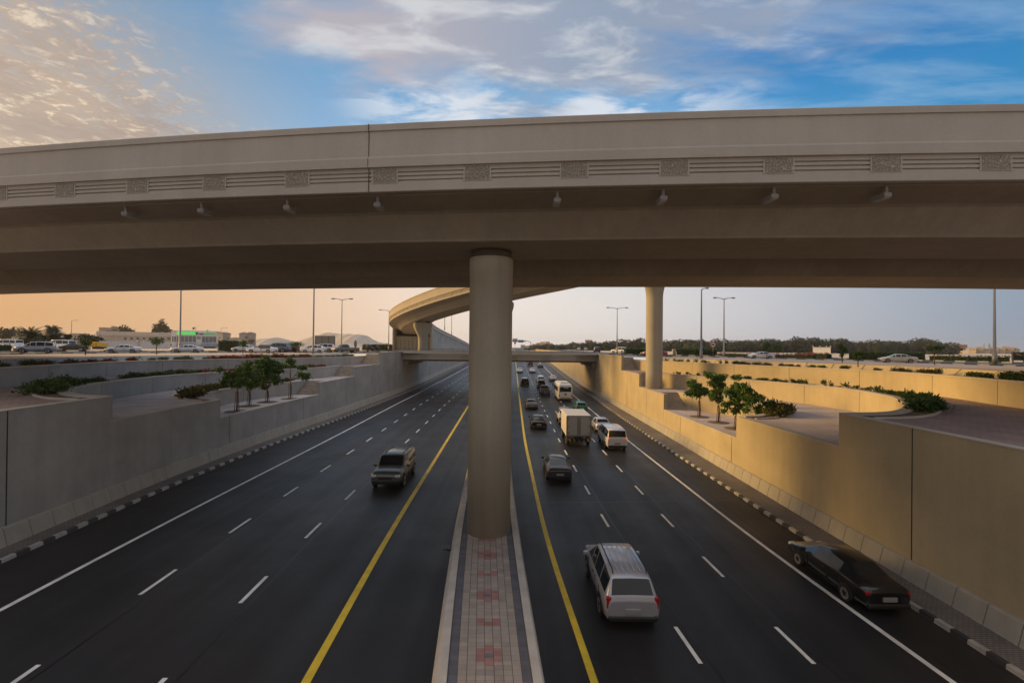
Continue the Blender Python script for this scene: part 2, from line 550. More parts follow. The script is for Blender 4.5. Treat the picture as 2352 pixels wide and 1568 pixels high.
    c = mix(math_('MULTIPLY', fD, low), c, (0.80, 0.84, 0.90))
    c = mix(fB, c, colB)
    c = mix(fA, c, colA)
    # the physical sky and the cloud layer together; dividing by the strength keeps the cloud radiances absolute
    scl = nt.nodes.new("ShaderNodeVectorMath"); scl.operation = 'SCALE'; scl.inputs['Scale'].default_value = 1.0 / STR
    L(c, scl.inputs[0])
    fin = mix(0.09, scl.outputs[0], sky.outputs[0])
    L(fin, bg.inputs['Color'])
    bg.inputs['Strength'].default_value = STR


SUN_EL = math.radians(16.5)
SUN_AZ = math.radians(-72.0)             # to the left of the view axis, slightly ahead
SUN_ROT = SUN_AZ                         # Nishita: 0 = +Y, clockwise positive
build_world()
sd = bpy.data.lights.new("sun", 'SUN')
sd.energy = 4.2
sd.angle = math.radians(18)
sd.color = (1.0, 0.61, 0.20)
sun = bpy.data.objects.new("sun", sd); COL.objects.link(sun)
_sdir = Vector((math.sin(SUN_AZ) * math.cos(SUN_EL), math.cos(SUN_AZ) * math.cos(SUN_EL), math.sin(SUN_EL)))
sun.rotation_euler = _sdir.to_track_quat('Z', 'Y').to_euler()
scene.view_settings.view_transform = 'Standard'
scene.view_settings.look = 'None'
scene.view_settings.exposure = 0.0
scene.view_settings.gamma = 1.0
# ------------------------------------------------------------------ levels (metres below the eye)
G = 1.4                       # surface streets
def Z(h): return CZ - h

hL = curve1d([(-60, 8.8), (0, 8.8), (16, 8.86), (46, 9.1), (90, 9.1), (120, 8.7), (184, 7.3), (300, 4.1), (420, 1.45), (700, 1.36)])
hR = curve1d([(-60, 9.85), (0, 9.85), (15, 9.8), (47, 9.5), (93, 9.3), (125, 8.6), (180, 7.25), (300, 4.1), (420, 1.45), (700, 1.36)])
xKL = curve1d([(-60, -20), (15, -19.9), (20, -20.2), (26, -20.9), (36, -21.25), (47, -21.15), (56, -20.6), (73, -20.3), (90, -20.05), (130, -19.8), (200, -18.5), (700, -16)])
xLY = curve1d([(-60, -4.6), (0, -4.9), (12, -5.3), (21, -5.72), (45, -6.2), (70, -6.6), (104, -6.7), (170, -5.2), (250, -4), (700, -4)])
xRY = curve1d([(-60, 4.4), (0, 3.4), (14.8, 2.44), (22.5, 1.85), (46, 1.40), (92, 1.50), (177, 1.7), (300, 2), (700, 3)])
xML = curve1d([(-60, -.6), (0, -.85), (12, -1.95), (17.3, -2.29), (21.8, -2.62), (26, -2.83), (31, -2.95), (45, -3.6), (70, -4.0), (104, -4.0), (170, -2.8), (250, -1.6), (700, -1.5)])
xMR = curve1d([(-60, 2.4), (0, 1.75), (12, .95), (17.4, .63), (26, .2), (31, .02), (45, -.35), (70, -.5), (104, -.5), (170, -.2), (250, .2), (700, .6)])
xKR = curve1d([(-60, 15.4), (15, 15.3), (23, 14.95), (44, 14.6), (67, 14.8), (90, 15.2), (130, 14.8), (190, 15.3), (700, 16)])
hM = curve1d([(-60, 9.0), (26, 9.0), (60, 8.92), (95, 8.8), (125, 8.3), (180, 6.95), (300, 3.8), (420, 1.15), (700, 1.1)])
LL = 3.75; LR = 3.53
def lane_L(k): return lambda y: xLY(y) - LL * k
def lane_R(k): return lambda y: xRY(y) + LR * k

YS = list(np.concatenate([np.arange(-40, 100, 2.0), np.arange(100, 440, 6.0), np.arange(440, 700, 40.0)]))
colsL = [(xKL, lambda y: hL(y) - .10), (lane_L(3), lambda y: hL(y) - .06), (lane_L(2), lambda y: hL(y) - .03), (lane_L(1), hL), (xLY, hL),
         (lambda y: xML(y) - .12, lambda y: max(hL(y) + .05, hM(y) + .2))]
colsR = [(lambda y: xMR(y) + .02, lambda y: min(hR(y) - .05, hM(y) + .55)), (xRY, hR), (lane_R(1), hR), (lane_R(2), lambda y: hR(y) - .03),
         (lane_R(3), lambda y: hR(y) - .06), (xKR, lambda y: hR(y) - .10)]


def road_z(x, y):
    cols = colsL if x < (xML(y) + xMR(y)) / 2 else colsR
    return Z(float(np.interp(x, [c[0](y) for c in cols], [c[1](y) for c in cols])))


def road_sheet(name, cols):
    mb = MB()
    mb.loft([[(c[0](y), y, Z(c[1](y))) for c in cols] for y in YS], 0, closed=False, smooth=True)
    return struct(mb.build(name, M_ASPH))


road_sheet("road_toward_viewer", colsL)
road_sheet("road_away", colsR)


def stripe(mb, fx, w, ya, yb, mat, dz=0.012):
    n = max(1, int((yb - ya) / 2))
    rings = []
    for i in range(n + 1):
        y = ya + (yb - ya) * i / n
        x = fx(y)
        rings.append([(x - w / 2, y, road_z(x - w / 2, y) + dz), (x + w / 2, y, road_z(x + w / 2, y) + dz)])
    mb.loft(rings, mat, closed=False)


mk = MB()
stripe(mk, lane_L(3), .19, -20, 500, 0)
stripe(mk, lane_R(3), .19, -20, 500, 0)
for k in range(-5, 60):
    stripe(mk, lane_L(1), .14, 15.7 + 5.4 * k, 17.55 + 5.4 * k, 0)
    stripe(mk, lane_L(2), .14, 16.1 + 5.4 * k, 17.95 + 5.4 * k, 0)
for k in range(-5, 60):
    stripe(mk, lane_R(1), .14, 14.3 + 5.28 * k, 16.15 + 5.28 * k, 0)
    stripe(mk, lane_R(2), .14, 14.3 + 5.28 * k, 16.15 + 5.28 * k, 0)
struct(mk.build("white_lane_markings", M_WHITE))
mk = MB()
stripe(mk, xLY, .24, -20, 500, 0)
stripe(mk, xRY, .24, -20, 500, 0)
struct(mk.build("yellow_edge_lines", M_YEL))

# faint longitudinal construction seams and a few transverse joints in the asphalt
mk = MB()
for f, k in ((lane_L, 1), (lane_L, 2), (lane_R, 1), (lane_R, 2)):
    g = f(k)
    stripe(mk, lambda y, g=g: g(y) + .34, .045, -10, 260, 0, .006)
stripe(mk, lambda y: lane_L(3)(y) - .5, .04, -10, 260, 0, .006)
stripe(mk, lambda y: lane_R(3)(y) + .5, .04, -10, 260, 0, .006)
for (ya, fa, fb) in ((36.5, xKL, xLY), (71, xKL, xLY), (28.5, xRY, xKR), (58, xRY, xKR)):
    xs_ = np.linspace(fa(ya) + .1, fb(ya), 14)
    mk.loft([[(x, ya + .6 * i / 13, road_z(x, ya) + .006), (x, ya + .05 + .6 * i / 13, road_z(x, ya) + .006)] for i, x in enumerate(xs_)], 0, closed=False)
struct(mk.build("asphalt_seams", simple("bitumen_seam", (.006, .006, .007), .35)))
# ------------------------------------------------------------------ median island
pm, nt, b = new_mat("median_block_paving")
Lk = nt.links.new
uv = nt.nodes.new("ShaderNodeUVMap")
sp = nt.nodes.new("ShaderNodeSeparateXYZ"); Lk(uv.outputs[0], sp.inputs[0])
def _m(op, a, b_=None, c=None):
    n = nt.nodes.new("ShaderNodeMath"); n.operation = op
    for i, q in enumerate((a, b_, c)):
        if q is None: continue
        if hasattr(q, 'links'): Lk(q, n.inputs[i])
        else: n.inputs[i].default_value = q
    return n.outputs[0]
U, V = sp.outputs[0], sp.outputs[1]      # U: column index from the middle (-3.5..3.5), V: metres along
absU = _m('ABSOLUTE', U)
cell = _m('FRACT', _m('ADD', U, 0.5))
j1 = _m('LESS_THAN', _m('MINIMUM', cell, _m('SUBTRACT', 1.0, cell)), 0.035)
vr = _m('FRACT', _m('DIVIDE', V, 0.20)); j2 = _m('LESS_THAN', vr, 0.07)
j2 = _m('MULTIPLY', j2, 0.35)
joint = _m('MAXIMUM', j1, j2)
ph = _m('FRACT', _m('DIVIDE', V, 3.2))
def band(x, a, b_):
    return _m('MULTIPLY', _m('GREATER_THAN', x, a), _m('LESS_THAN', x, b_))
side = band(absU, 0.5, 1.5); midc = _m('LESS_THAN', absU, 0.5)
red = _m('ADD', _m('MULTIPLY', side, band(ph, .10, .29)), _m('MULTIPLY', midc, _m('ADD', band(ph, .05, .155), band(ph, .225, .335))))
red = _m('ADD', red, _m('ADD', _m('MULTIPLY', side, band(ph, .63, .76)), _m('MULTIPLY', midc, band(ph, .63, .70))))
blu = _m('MULTIPLY', midc, band(ph, .155, .225))
nz = N(nt, "ShaderNodeTexNoise", i_Scale=2.0, i_Detail=6.0); tc_ = nt.nodes.new("ShaderNodeTexCoord"); Lk(tc_.outputs['Object'], nz.inputs['Vector'])
row = nt.nodes.new("ShaderNodeTexWhiteNoise"); row.noise_dimensions = '2D'
cv = nt.nodes.new("ShaderNodeCombineXYZ"); Lk(_m('FLOOR', _m('ADD', U, .5)), cv.inputs[0]); Lk(_m('FLOOR', _m('DIVIDE', V, .2)), cv.inputs[1]); Lk(cv.outputs[0], row.inputs['Vector'])
vv = _m('MULTIPLY_ADD', row.outputs['Value'], 0.22, _m('MULTIPLY_ADD', nz.outputs[0], 0.5, 0.62))
def _mx(f, a, c):
    n = nt.nodes.new("ShaderNodeMix"); n.data_type = 'RGBA'; Lk(f, n.inputs[0])
    for i, q in ((6, a), (7, c)):
        if hasattr(q, 'links'): Lk(q, n.inputs[i])
        else: n.inputs[i].default_value = (*q, 1)
    return n.outputs[2]
c0 = _mx(red, (0.37, 0.32, 0.29), (0.37, 0.20, 0.19))
c0 = _mx(blu, c0, (0.17, 0.17, 0.19))
c0 = _mx(_m('GREATER_THAN', absU, 3.5), c0, (0.135, 0.135, 0.16))
c0 = _mx(joint, c0, (0.10, 0.085, 0.08))
ml = nt.nodes.new("ShaderNodeMix"); ml.data_type = 'RGBA'; ml.blend_type = 'MULTIPLY'; ml.inputs[0].default_value = 1
Lk(c0, ml.inputs[6]); Lk(vv, ml.inputs[7]); Lk(ml.outputs[2], b.inputs['Base Color'])
b.inputs['Roughness'].default_value = 0.85; b.inputs['Specular IOR Level'].default_value = 0.25
M_MEDPAV = pm

YM = [y for y in YS if y < 440]
mb = MB()
mb.loft([[(xML(y) + .42 * 0 + .27 + (xMR(y) - xML(y) - .54) * t, y, Z(hM(y)) + .0) for t in np.linspace(0, 1, 3)] for y in YM], 0, closed=False)
o = mb.build("median_paving", M_MEDPAV)
uvl = o.data.uv_layers.new(name="UVMap")
for lp in o.data.loops:
    co = o.data.vertices[lp.vertex_index].co
    cx = (xML(co.y) + xMR(co.y)) / 2; wd = (xMR(co.y) - xML(co.y) - .54)
    uvl.data[lp.index].uv = ((co.x - cx) / wd * 9.2, co.y)
struct(o)
mb = MB()
for fx, sg in ((xML, 1), (xMR, -1)):
    rings = []
    for y in YM:
        x = fx(y); zt = Z(hM(y)) + .03
        zb = road_z(x - sg * .3, y) - .05
        rings.append([(x - sg * .17, y, zb), (x - sg * .03, y, zt - .05), (x + sg * .02, y, zt), (x + sg * .27, y, zt), (x + sg * .28, y, zt - .3)])
    mb.loft(rings, 0, closed=False)
    y = -10.0
struct(mb.build("median_kerb", simple("median_kerb_concrete", (.52, .48, .44), .9, var=.15, vscale=1.5)))

# drain gratings by the median
for (u, v, w, l) in ((1031, 1249, .75, .5),):
    t = thing("drain_grating", "dark iron drain grating in the road beside the median kerb left of the central pier", "drain grating", (0, 0, 0))
    p = at_h(u, v, 9.03); p.z = road_z(p.x, p.y) + .016
    t.location = p
    mb = MB(); mb.box((0, 0, .004), (w, l, .012), 0)
    mb.build("frame", simple("cast_iron", (.035, .033, .032), .6), t)
    mb = MB()
    for i in range(7): mb.box((-w / 2 + .08 + i * (w - .16) / 6, 0, .017), (.03, l * .8, .012), 0)
    mb.build("bar", simple("iron_bar", (.10, .095, .09), .5), t)

# ------------------------------------------------------------------ side kerbs, sidewalks, safety barriers
def kerb_run(name, fx, sg):
    """black and white kerb blocks; sg = direction away from the road"""
    mb = MB(); y = -12.0; k = 0
    while y < 330:
        y2 = y + .58
        for (ya, yb) in ((y, y2),):
            a = []
            for yy in (ya + .006, yb - .006):
                x = fx(yy); zb = road_z(x, yy)
                a.append([(x, yy, zb - .1), (x + sg * .02, yy, zb + .12), (x + sg * .05, yy, zb + .15), (x + sg * .19, yy, zb + .15), (x + sg * .19, yy, zb - .1)])
            mb.loft(a, k % 2, closed=True, cap=True)
        y = y2; k += 1
    return struct(mb.build(name, [M_KW, M_KB]))


kerb_run("left_kerb", xKL, -1)
kerb_run("right_kerb", xKR, 1)
WL_OFF = curve1d([(-60, 1.35), (20, 1.35), (40, 1.5), (60, 1.6), (90, 1.5), (700, 1.5)])
def xWL(y): return xKL(y) - WL_OFF(y)          # retaining wall faces
def xWR(y): return 16.85 + 0.0 * y if y < 95 else 16.85 + (xKR(y) - 15.1) * .9
YK = [y for y in YS if y < 400]
for nm, fx, fw, sg, mt in (("left_sidewalk", xKL, xWL, -1, M_SIDEW), ("right_sidewalk", xKR, xWR, 1, M_SIDEW)):
    mb = MB()
    mb.loft([[(fx(y) + sg * .185, y, road_z(fx(y), y) + .143), (fw(y) + sg * .1, y, road_z(fx(y), y) + .18)] for y in YK], 0, closed=False)
    struct(mb.build(nm, mt))


def barrier(name, label, fx, fw, sg):
    mb = MB()
    y = -12.0
    while y < 330:
        y2 = y + 1.12
        rings = []
        for yy in (y + .016, y2 - .016):
            x = fw(yy); zb = road_z(fx(yy), yy) + .15
            rings.append([(x - sg * .34, yy, zb), (x - sg * .30, yy, zb + .10), (x - sg * .13, yy, zb + .72), (x - sg * .08, yy, zb + .76), (x + sg * .05, yy, zb + .76), (x + sg * .05, yy, zb)])
        mb.loft(rings, 0, closed=True, cap=True)
        y = y2
    o = mb.build(name, M_BARRIER)
    return tag(o, label, "safety barrier")


barrier("safety_barrier", "low grey sloping concrete barrier along the foot of the grey left wall", xKL, xWL, -1)
barrier("safety_barrier", "low beige sloping concrete barrier along the foot of the sunlit right wall", xKR, xWR, 1)


# ------------------------------------------------------------------ stepped retaining walls
def stepped_wall(name, label, fw, secs, kerbx, sg, mat, joints, cap_mat):
    """secs: (ya, yb, h_top at ya, h_top at yb)"""
    root = thing(name, label, "retaining wall", (0, 0, 0))
    T = .42
    mb = MB(); mc = MB(); mj = MB()
    for (ya, yb, ha, hb) in secs:
        n = max(1, int((yb - ya) / 2.0))
        rings = []; caps = []
        for i in range(n + 1):
            y = ya + (yb - ya) * i / n; h = ha + (hb - ha) * i / n
            x = fw(y); zb = road_z(kerbx(y), y) - .2
            rings.append([(x, y, zb), (x + sg * .05, y, Z(h)), (x + sg * T, y, Z(h)), (x + sg * T, y, zb)])
            caps.append([(x + sg * .02, y, Z(h) + .004), (x + sg * .03, y, Z(h) + .05), (x + sg * (T + .02), y, Z(h) + .05), (x + sg * (T + .02), y, Z(h) + .004)])
        mb.loft(rings, 0, closed=True, cap=True)
        mc.loft(caps, 0, closed=True, cap=True)
    for y in joints:
        h = next((ha + (hb - ha) * (y - ya) / (yb - ya) for (ya, yb, ha, hb) in secs if ya <= y < yb), 1.3)
        x = fw(y); zb = road_z(kerbx(y), y) + .6
        mj.add([(x - sg * .004, y - .025, zb), (x - sg * .004, y + .025, zb), (x + sg * .045, y + .025, Z(h)), (x + sg * .045, y - .025, Z(h))], [(0, 1, 2, 3)])
    mb.build("wall", mat, root); mc.build("coping", cap_mat, root); mj.build("expansion_joint", M_JOINT, root)
    return root


SEC_L = [(-30, 25.2, 2.86, 2.98), (25.2, 35.5, 4.35, 4.35), (35.5, 53.2, 5.77, 5.77), (53.2, 64.2, 4.38, 4.36), (64.2, 75.6, 3.05, 3.05), (75.6, 90, 1.15, 1.05)]
SEC_R = [(-30, 23.5, 3.12, 3.25), (23.5, 34.2, 4.95, 5.05), (34.2, 50.5, 6.66, 6.76), (50.5, 60.3, 5.08, 5.10), (60.3, 70.2, 3.42, 3.42), (70.2, 90, 1.2, 1.15)]
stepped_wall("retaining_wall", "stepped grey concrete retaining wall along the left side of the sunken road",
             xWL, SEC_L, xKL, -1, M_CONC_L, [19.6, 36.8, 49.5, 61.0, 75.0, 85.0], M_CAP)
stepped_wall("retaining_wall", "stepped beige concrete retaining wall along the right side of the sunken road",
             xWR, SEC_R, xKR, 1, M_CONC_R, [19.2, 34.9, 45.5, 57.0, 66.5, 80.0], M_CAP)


def far_wall(name, label, fw, kerbx, sg, mat):
    mb = MB(); mj = MB()
    rings = []
    for y in np.arange(90.2, 424, 6):
        x = fw(y); zb = road_z(kerbx(y), y) - .3; zt = max(Z(G - .15), zb + .5)
        rings.append([(x, y, zb), (x + sg * .05, y, zt), (x + sg * .45, y, zt), (x + sg * .45, y, zb)])
    mb.loft(rings, 0, closed=True, cap=True)
    for y in np.arange(105, 400, 14.0):
        x = fw(y); zb = road_z(kerbx(y), y) + .5
        mb.add([(x - sg * .004, y - .03, zb), (x - sg * .004, y + .03, zb), (x + sg * .045, y + .03, Z(G - .15)), (x + sg * .045, y - .03, Z(G - .15))], [(0, 1, 2, 3)], 1)
    return tag(mb.build(name, [mat, M_JOINT]), label, "retaining wall")


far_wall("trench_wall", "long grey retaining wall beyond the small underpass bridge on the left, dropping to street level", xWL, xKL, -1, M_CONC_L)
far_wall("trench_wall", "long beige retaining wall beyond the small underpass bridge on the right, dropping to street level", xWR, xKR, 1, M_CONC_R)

# ------------------------------------------------------------------ terraces
def wall_line(fw, ya, yb, sg, n=10):
    return [(fw(y) + sg * .36, y) for y in np.linspace(ya, yb, n)]


class Side: pass
LS = Side(); RS = Side()
LS.sg = -1; RS.sg = 1
LS.fw = xWL; RS.fw = xWR
LS.W1 = smooth_line([(-31, -20), (-31.6, -8), (-32.4, 6), (-33.3, 20), (-34.2, 30), (-35.7, 36), (-36.8, 42), (-36.4, 47), (-34.2, 52), (-30.6, 58), (-27.2, 65), (-25.4, 71), (-25.1, 78.8)], 90)
LS.W2 = smooth_line([(-22.4, 25.6), (-24.6, 26.1), (-27.5, 28.3), (-29.6, 31.5), (-30.7, 34.7), (-31.6, 39), (-31.8, 43), (-31.0, 47.8), (-28.9, 53.2), (-26.6, 58.2), (-25.3, 62), (-25.05, 67.2)], 70)
LS.W3 = smooth_line([(-22.9, 35.9), (-24.7, 36.8), (-26.3, 39.2), (-27.2, 42.5), (-27.4, 45.7), (-26.7, 49.5), (-25.4, 52.6), (-25.05, 56.2)], 50)
LS.h = (1.85, 3.05, 4.38, 5.80)            # bed, terrace floors 1..3
LS.st = ((53.2, 56.2, 5.80, 4.38), (64.2, 67.2, 4.38, 3.05), (75.6, 78.8, 3.05, 1.42))
LS.near = (25.2, 35.6)
RS.W1 = smooth_line([(28.6, -20), (29.0, -8), (29.6, 8), (30.1, 20), (30.5, 27), (31.8, 32.5), (32.4, 37.4), (31.4, 42.7), (28.9, 48), (25.9, 53.6), (22.8, 60), (20.3, 66.6), (19.5, 70.5), (19.5, 73.4)], 90)
RS.W2 = smooth_line([(17.2, 23.9), (20.3, 24.6), (23.3, 27), (25.8, 30.2), (27.6, 33.6), (28.7, 39), (27.6, 44.2), (24.8, 51.2), (21.6, 56.6), (19.7, 60.2), (19.45, 63.4)], 70)
RS.W3 = smooth_line([(17.4, 34.6), (18.9, 35.1), (21, 37.2), (22.6, 40.3), (23.1, 43), (22.2, 47), (20.3, 50), (19.45, 51.6), (19.4, 53.4)], 50)
RS.h = (1.85, 3.35, 5.08, 6.74)
RS.st = ((50.5, 53.4, 6.74, 5.08), (60.3, 63.4, 5.08, 3.35), (70.3, 73.4, 3.35, 1.45))
RS.near = (23.5, 34.3)
for S in (LS, RS):
    S.W0 = offset_line(S.W1, S.sg * 3.3)
    S.W0b = offset_line(S.W1, S.sg * 2.6)


def between(S, which):
    wl = lambda a, b: wall_line(S.fw, a, b, S.sg)
    (a3, b3, _, _), (a2, b2, _, _), (a1, b1, _, _) = S.st
    n2, n3 = S.near
    if which == 3: return wl(n3, a3) + [(S.W3[-1][0], a3)] + [p for p in reversed(S.W3) if p[1] < a3]
    if which == 2: return wl(n2, n3) + S.W3 + [(S.W3[-1][0], b3)] + wl(b3, a2)[::1] + [(S.W2[-1][0], a2)] + [p for p in reversed(S.W2) if p[1] < a2]
    if which == 1: return wl(-20, n2) + S.W2 + [(S.W2[-1][0], b2)] + wl(b2, a1) + [(S.W1[-1][0], a1)] + [p for p in reversed(S.W1) if p[1] < a1]


for S, nm in ((LS, "left"), (RS, "right")):
    for k in (1, 2, 3):
        mb = MB(); mb.poly(between(S, k), Z(S.h[k]))
        struct(mb.build({1: "upper_terrace_floor", 2: "middle_terrace_floor", 3: "lower_terrace_floor"}[k], M_PAV_RED if k == 1 else M_PAV_L))
    mb = MB(); mb.poly(list(S.W1) + list(reversed(S.W0b)), Z(S.h[0]))
    struct(mb.build("planting_bed", M_SOIL))


def terrace_wall(S, path, hb, ht, label, mat, T=.52):
    s = S.sg
    mb = MB()
    mb.sweep(path, [(0, Z(hb) - .25), (s * .02, Z(ht) - .07), (s * T, Z(ht) - .07), (s * T, Z(hb) - .25)], 0)
    r = tag(mb.build("terrace_wall", mat), label, "terrace wall")
    mb = MB()
    mb.sweep(path, [(-s * .015, Z(ht) - .066), (-s * .015, Z(ht) + .02), (s * (T + .03), Z(ht) + .02), (s * (T + .03), Z(ht) - .066)], 0)
    mb.build("coping", M_CAP, r)
    mb = MB(); acc = 0
    for i in range(1, len(path) - 1):
        acc += math.hypot(path[i][0] - path[i - 1][0], path[i][1] - path[i - 1][1])
        if acc > 6.0:
            acc = 0
            a, b = path[i - 1], path[i + 1]; l = math.hypot(b[0] - a[0], b[1] - a[1])
            tx, ty = (b[0] - a[0]) / l, (b[1] - a[1]) / l; nx, ny = ty, -tx
            px, py = path[i]
            q = [(px - tx * .015 - nx * s * .004, py - ty * .015 - ny * s * .004), (px + tx * .015 - nx * s * .004, py + ty * .015 - ny * s * .004)]
            q2 = [(px + tx * .015 + nx * s * .014, py + ty * .015 + ny * s * .014), (px - tx * .015 + nx * s * .014, py - ty * .015 + ny * s * .014)]
            mb.add([(*q[0], Z(hb)), (*q[1], Z(hb)), (*q2[0], Z(ht) - .07), (*q2[1], Z(ht) - .07)], [(0, 1, 2, 3)])
    if mb.f: mb.build("expansion_joint", M_JOINT, r)
    return r


for S, mat, side, adj in ((LS, M_CONC_L, "left", "grey"), (RS, M_CONC_R, "right", "sunlit beige")):
    terrace_wall(S, S.W3, S.h[3], S.h[2] - .08, "short curved %s wall at the back of the lowest tree terrace on the %s" % (adj, side), mat)
    terrace_wall(S, S.W2, S.h[2], S.h[1] - .08, "curved %s wall with a rounded end around the middle terrace on the %s" % (adj, side), mat)
    terrace_wall(S, S.W1, S.h[1], S.h[0] - .10, "long curved %s wall behind the upper terrace on the %s, shrubs on top" % (adj, side), mat)
    # street edge wall of sloping slabs
    s = S.sg
    mb = MB()
    mb.sweep(S.W0, [(-s * .62, Z(1.9)), (0, Z(G - .04)), (s * .3, Z(G - .04)), (s * .3, Z(1.95))], 0)
    r = tag(mb.build("street_edge_wall", mat), "low sloping %s slab wall between the planting bed and the street on the %s" % (adj, side), "slab wall")
    mb = MB(); acc = 0
    for i in range(1, len(S.W0) - 1):
        a, b = S.W0[i - 1], S.W0[i + 1]
        acc += math.hypot(S.W0[i][0] - a[0], S.W0[i][1] - a[1])
        if acc > 2.4:
            acc = 0
            l = math.hypot(b[0] - a[0], b[1] - a[1]); tx, ty = (b[0] - a[0]) / l, (b[1] - a[1]) / l; nx, ny = ty, -tx
            px, py = S.W0[i]
            c = []
            for (n, z, t) in ((-.615, Z(1.89) + .006, -.03), (-.615, Z(1.89) + .006, .03), (0, Z(G - .04) + .006, .03), (0, Z(G - .04) + .006, -.03)):
                c.append((px + nx * s * n + tx * t - nx * s * .01, py + ny * s * n + ty * t - ny * s * .01, z))
            mb.add(c, [(0, 1, 2, 3)])
    mb.build("joint", M_JOINT, r)
    # stairs beside the retaining wall
    for k, (ya, yb, h0, h1) in enumerate(S.st):
        xo = (S.W3, S.W2, S.W1)[k][-1][0]
        n = 9
        mb = MB()
        for i in range(n):
            y0 = ya + (yb - ya) * i / n
            zt = Z(h0) + (h0 - h1) * (i + 1) / n
            xi = S.fw(y0) + s * .43
            mb.box(((xi + xo) / 2 + s * 0.0, (y0 + yb + .1) / 2, (Z(h0) - .1 + zt) / 2), (abs(xo - xi) - .03 * (i % 2), yb + .1 - y0, zt - Z(h0) + .1), 0)
        lv = ("lowest to the middle terrace", "middle to the upper terrace", "upper terrace to the street")[k]
        tag(mb.build("stone_stairs", simple("stair_concrete", (.40, .345, .29), .9, var=.2, vscale=2)), "flight of concrete steps from the %s on the %s" % (lv, side), "stairs")

# planter kerbs around the shrubs on top of the walls
for S in (LS, RS):
    s = S.sg
    for path, h, w in ((S.W2, S.h[1], 1.5), (S.W3, S.h[2], 1.3)):
        seg = path[1:-8]
        mb = MB()
        mb.sweep(seg, [(s * .56, Z(h) + .012), (s * w, Z(h) + .012)], 0, closed=False)
        struct(mb.build("planting_strip", M_SOIL))
        mb = MB()
        mb.sweep(seg, [(s * w, Z(h)), (s * w, Z(h) + .10), (s * (w + .12), Z(h) + .10), (s * (w + .12), Z(h))], 0)
        struct(mb.build("planter_kerb", M_CAP))

# ------------------------------------------------------------------ ground sheet with the sunken part cut out
hole = [(-34.5, -60)] + [(p[0] - .1, p[1]) for p in LS.W0 if p[1] > -19]
hole = [(LS.W0[0][0] - .2, -60)] + [(p[0] - .15, p[1]) for p in LS.W0] + [(xWL(80) - .3, 79.5), (xWL(90) - .3, 90)]
hole += [(xWL(y) - .3, y) for y in range(100, 425, 12)]
hole += [(xWR(y) + .3, y) for y in range(420, 95, -12)] + [(17.1, 90), (17.1, 73.8)]
hole += [(p[0] + .15, p[1]) for p in reversed(RS.W0)] + [(RS.W0[0][0] + .2, -60)]
GZ = Z(G) - .05
B = 1450
outer = [(-B, -B), (B, -B), (B, B), (-B, B)]
P = [[Vector((x, y, 0)) for x, y in outer], [Vector((x, y, 0)) for x, y in hole]]
tris = tessellate_polygon(P)
flat = outer + hole
mb = MB()
fs = []
for t in tris:
    a, b_, c = (Vector((*flat[i], 0)) for i in t)
    if abs((b_ - a).cross(c - a).z) < 1e-6: continue
    fs.append(t if (b_ - a).cross(c - a).z > 0 else (t[0], t[2], t[1]))
mb.add([(x, y, GZ) for x, y in flat], fs)
struct(mb.build("ground", M_SAND))
mb = MB(); mb.poly([(-60, -60), (60, -60), (60, -18), (-60, -18)], Z(10.3)); struct(mb.build("trench_floor", M_ASPH))

# ring street: inner pavement, asphalt, kerbs
CX, CY = -2.5, 45.0
def ring_pt(a, r):       # a: angle from +Y toward -X
    ex = 1.10
    return (CX - math.sin(a) * r * (1 + (ex - 1) * abs(math.sin(a))), CY + math.cos(a) * r)
RI, RO = 47.0, 62.0
angs = np.linspace(-2.2, 2.2, 180)
mb = MB(); mb.loft([[(*ring_pt(a, RI), Z(G)), (*ring_pt(a, RO), Z(G))] for a in angs], 0, closed=False); struct(mb.build("ring_street", M_ASPH2))
for sgn, nm, A in ((1, "left_pavement", LS), (-1, "right_pavement", RS)):
    mb = MB()
    path = [p for p in A.W0 if p[1] > -5]
    rings = []
    for i, p in enumerate(path):
        a = math.atan2(-(p[0] - CX), p[1] - CY)
        q = ring_pt(a, RI - .3)
        rings.append([(p[0] + A.sg * .32, p[1], Z(G) + .05), (q[0], q[1], Z(G) + .05)])
    mb.loft(rings, 0, closed=False)
    struct(mb.build(nm, simple("beige_pavement", (.44, .36, .30), .9, var=.15, vscale=.5)))


def kerb_arc(name, r0, dr, a0, a1, step, skip=()):
    mb = MB(); k = 0
    n = int(abs(a1 - a0) * abs(r0) / step)
    for i in range(n):
        aa = a0 + (a1 - a0) * i / n; ab = a0 + (a1 - a0) * (i + .94) / n
        if any(s0 < aa < s1 for s0, s1 in skip): continue
        rings = []
        for a in (aa, ab):
            p = ring_pt(a, r0); q = ring_pt(a, r0 + dr)
            rings.append([(*p, Z(G) - .02), (*p, Z(G) + .17), (*q, Z(G) + .17), (*q, Z(G) - .02)])
        mb.loft(rings, k % 2, closed=True, cap=True); k += 1
    return struct(mb.build(name, [M_KW, M_KB]))


kerb_arc("outer_ring_kerb", RO, .3, -1.9, 1.9, 1.2, skip=((-.02, .42),))
kerb_arc("inner_ring_kerb", RI, -.25, .62, 1.9, 1.2)
kerb_arc("inner_ring_kerb", RI, -.25, -1.9, -.55, 1.2)
# streets leaving the ring beyond the bridge, either side of the sunken road
mb = MB()
for x0, x1, x2, x3 in ((-40, -31, -46, -34), (19, 30, 22, 36)):
    mb.add([(x0, 100, Z(G) + .006), (x1, 100, Z(G) + .006), (x3, 420, Z(G) + .006), (x2, 420, Z(G) + .006)], [(0, 1, 2, 3)])
mb.add([(-24, 422, Z(G) + .006), (24, 422, Z(G) + .006), (40, 1400, Z(G) + .006), (-30, 1400, Z(G) + .006)], [(0, 1, 2, 3)])
struct(mb.build("street", M_ASPH2))
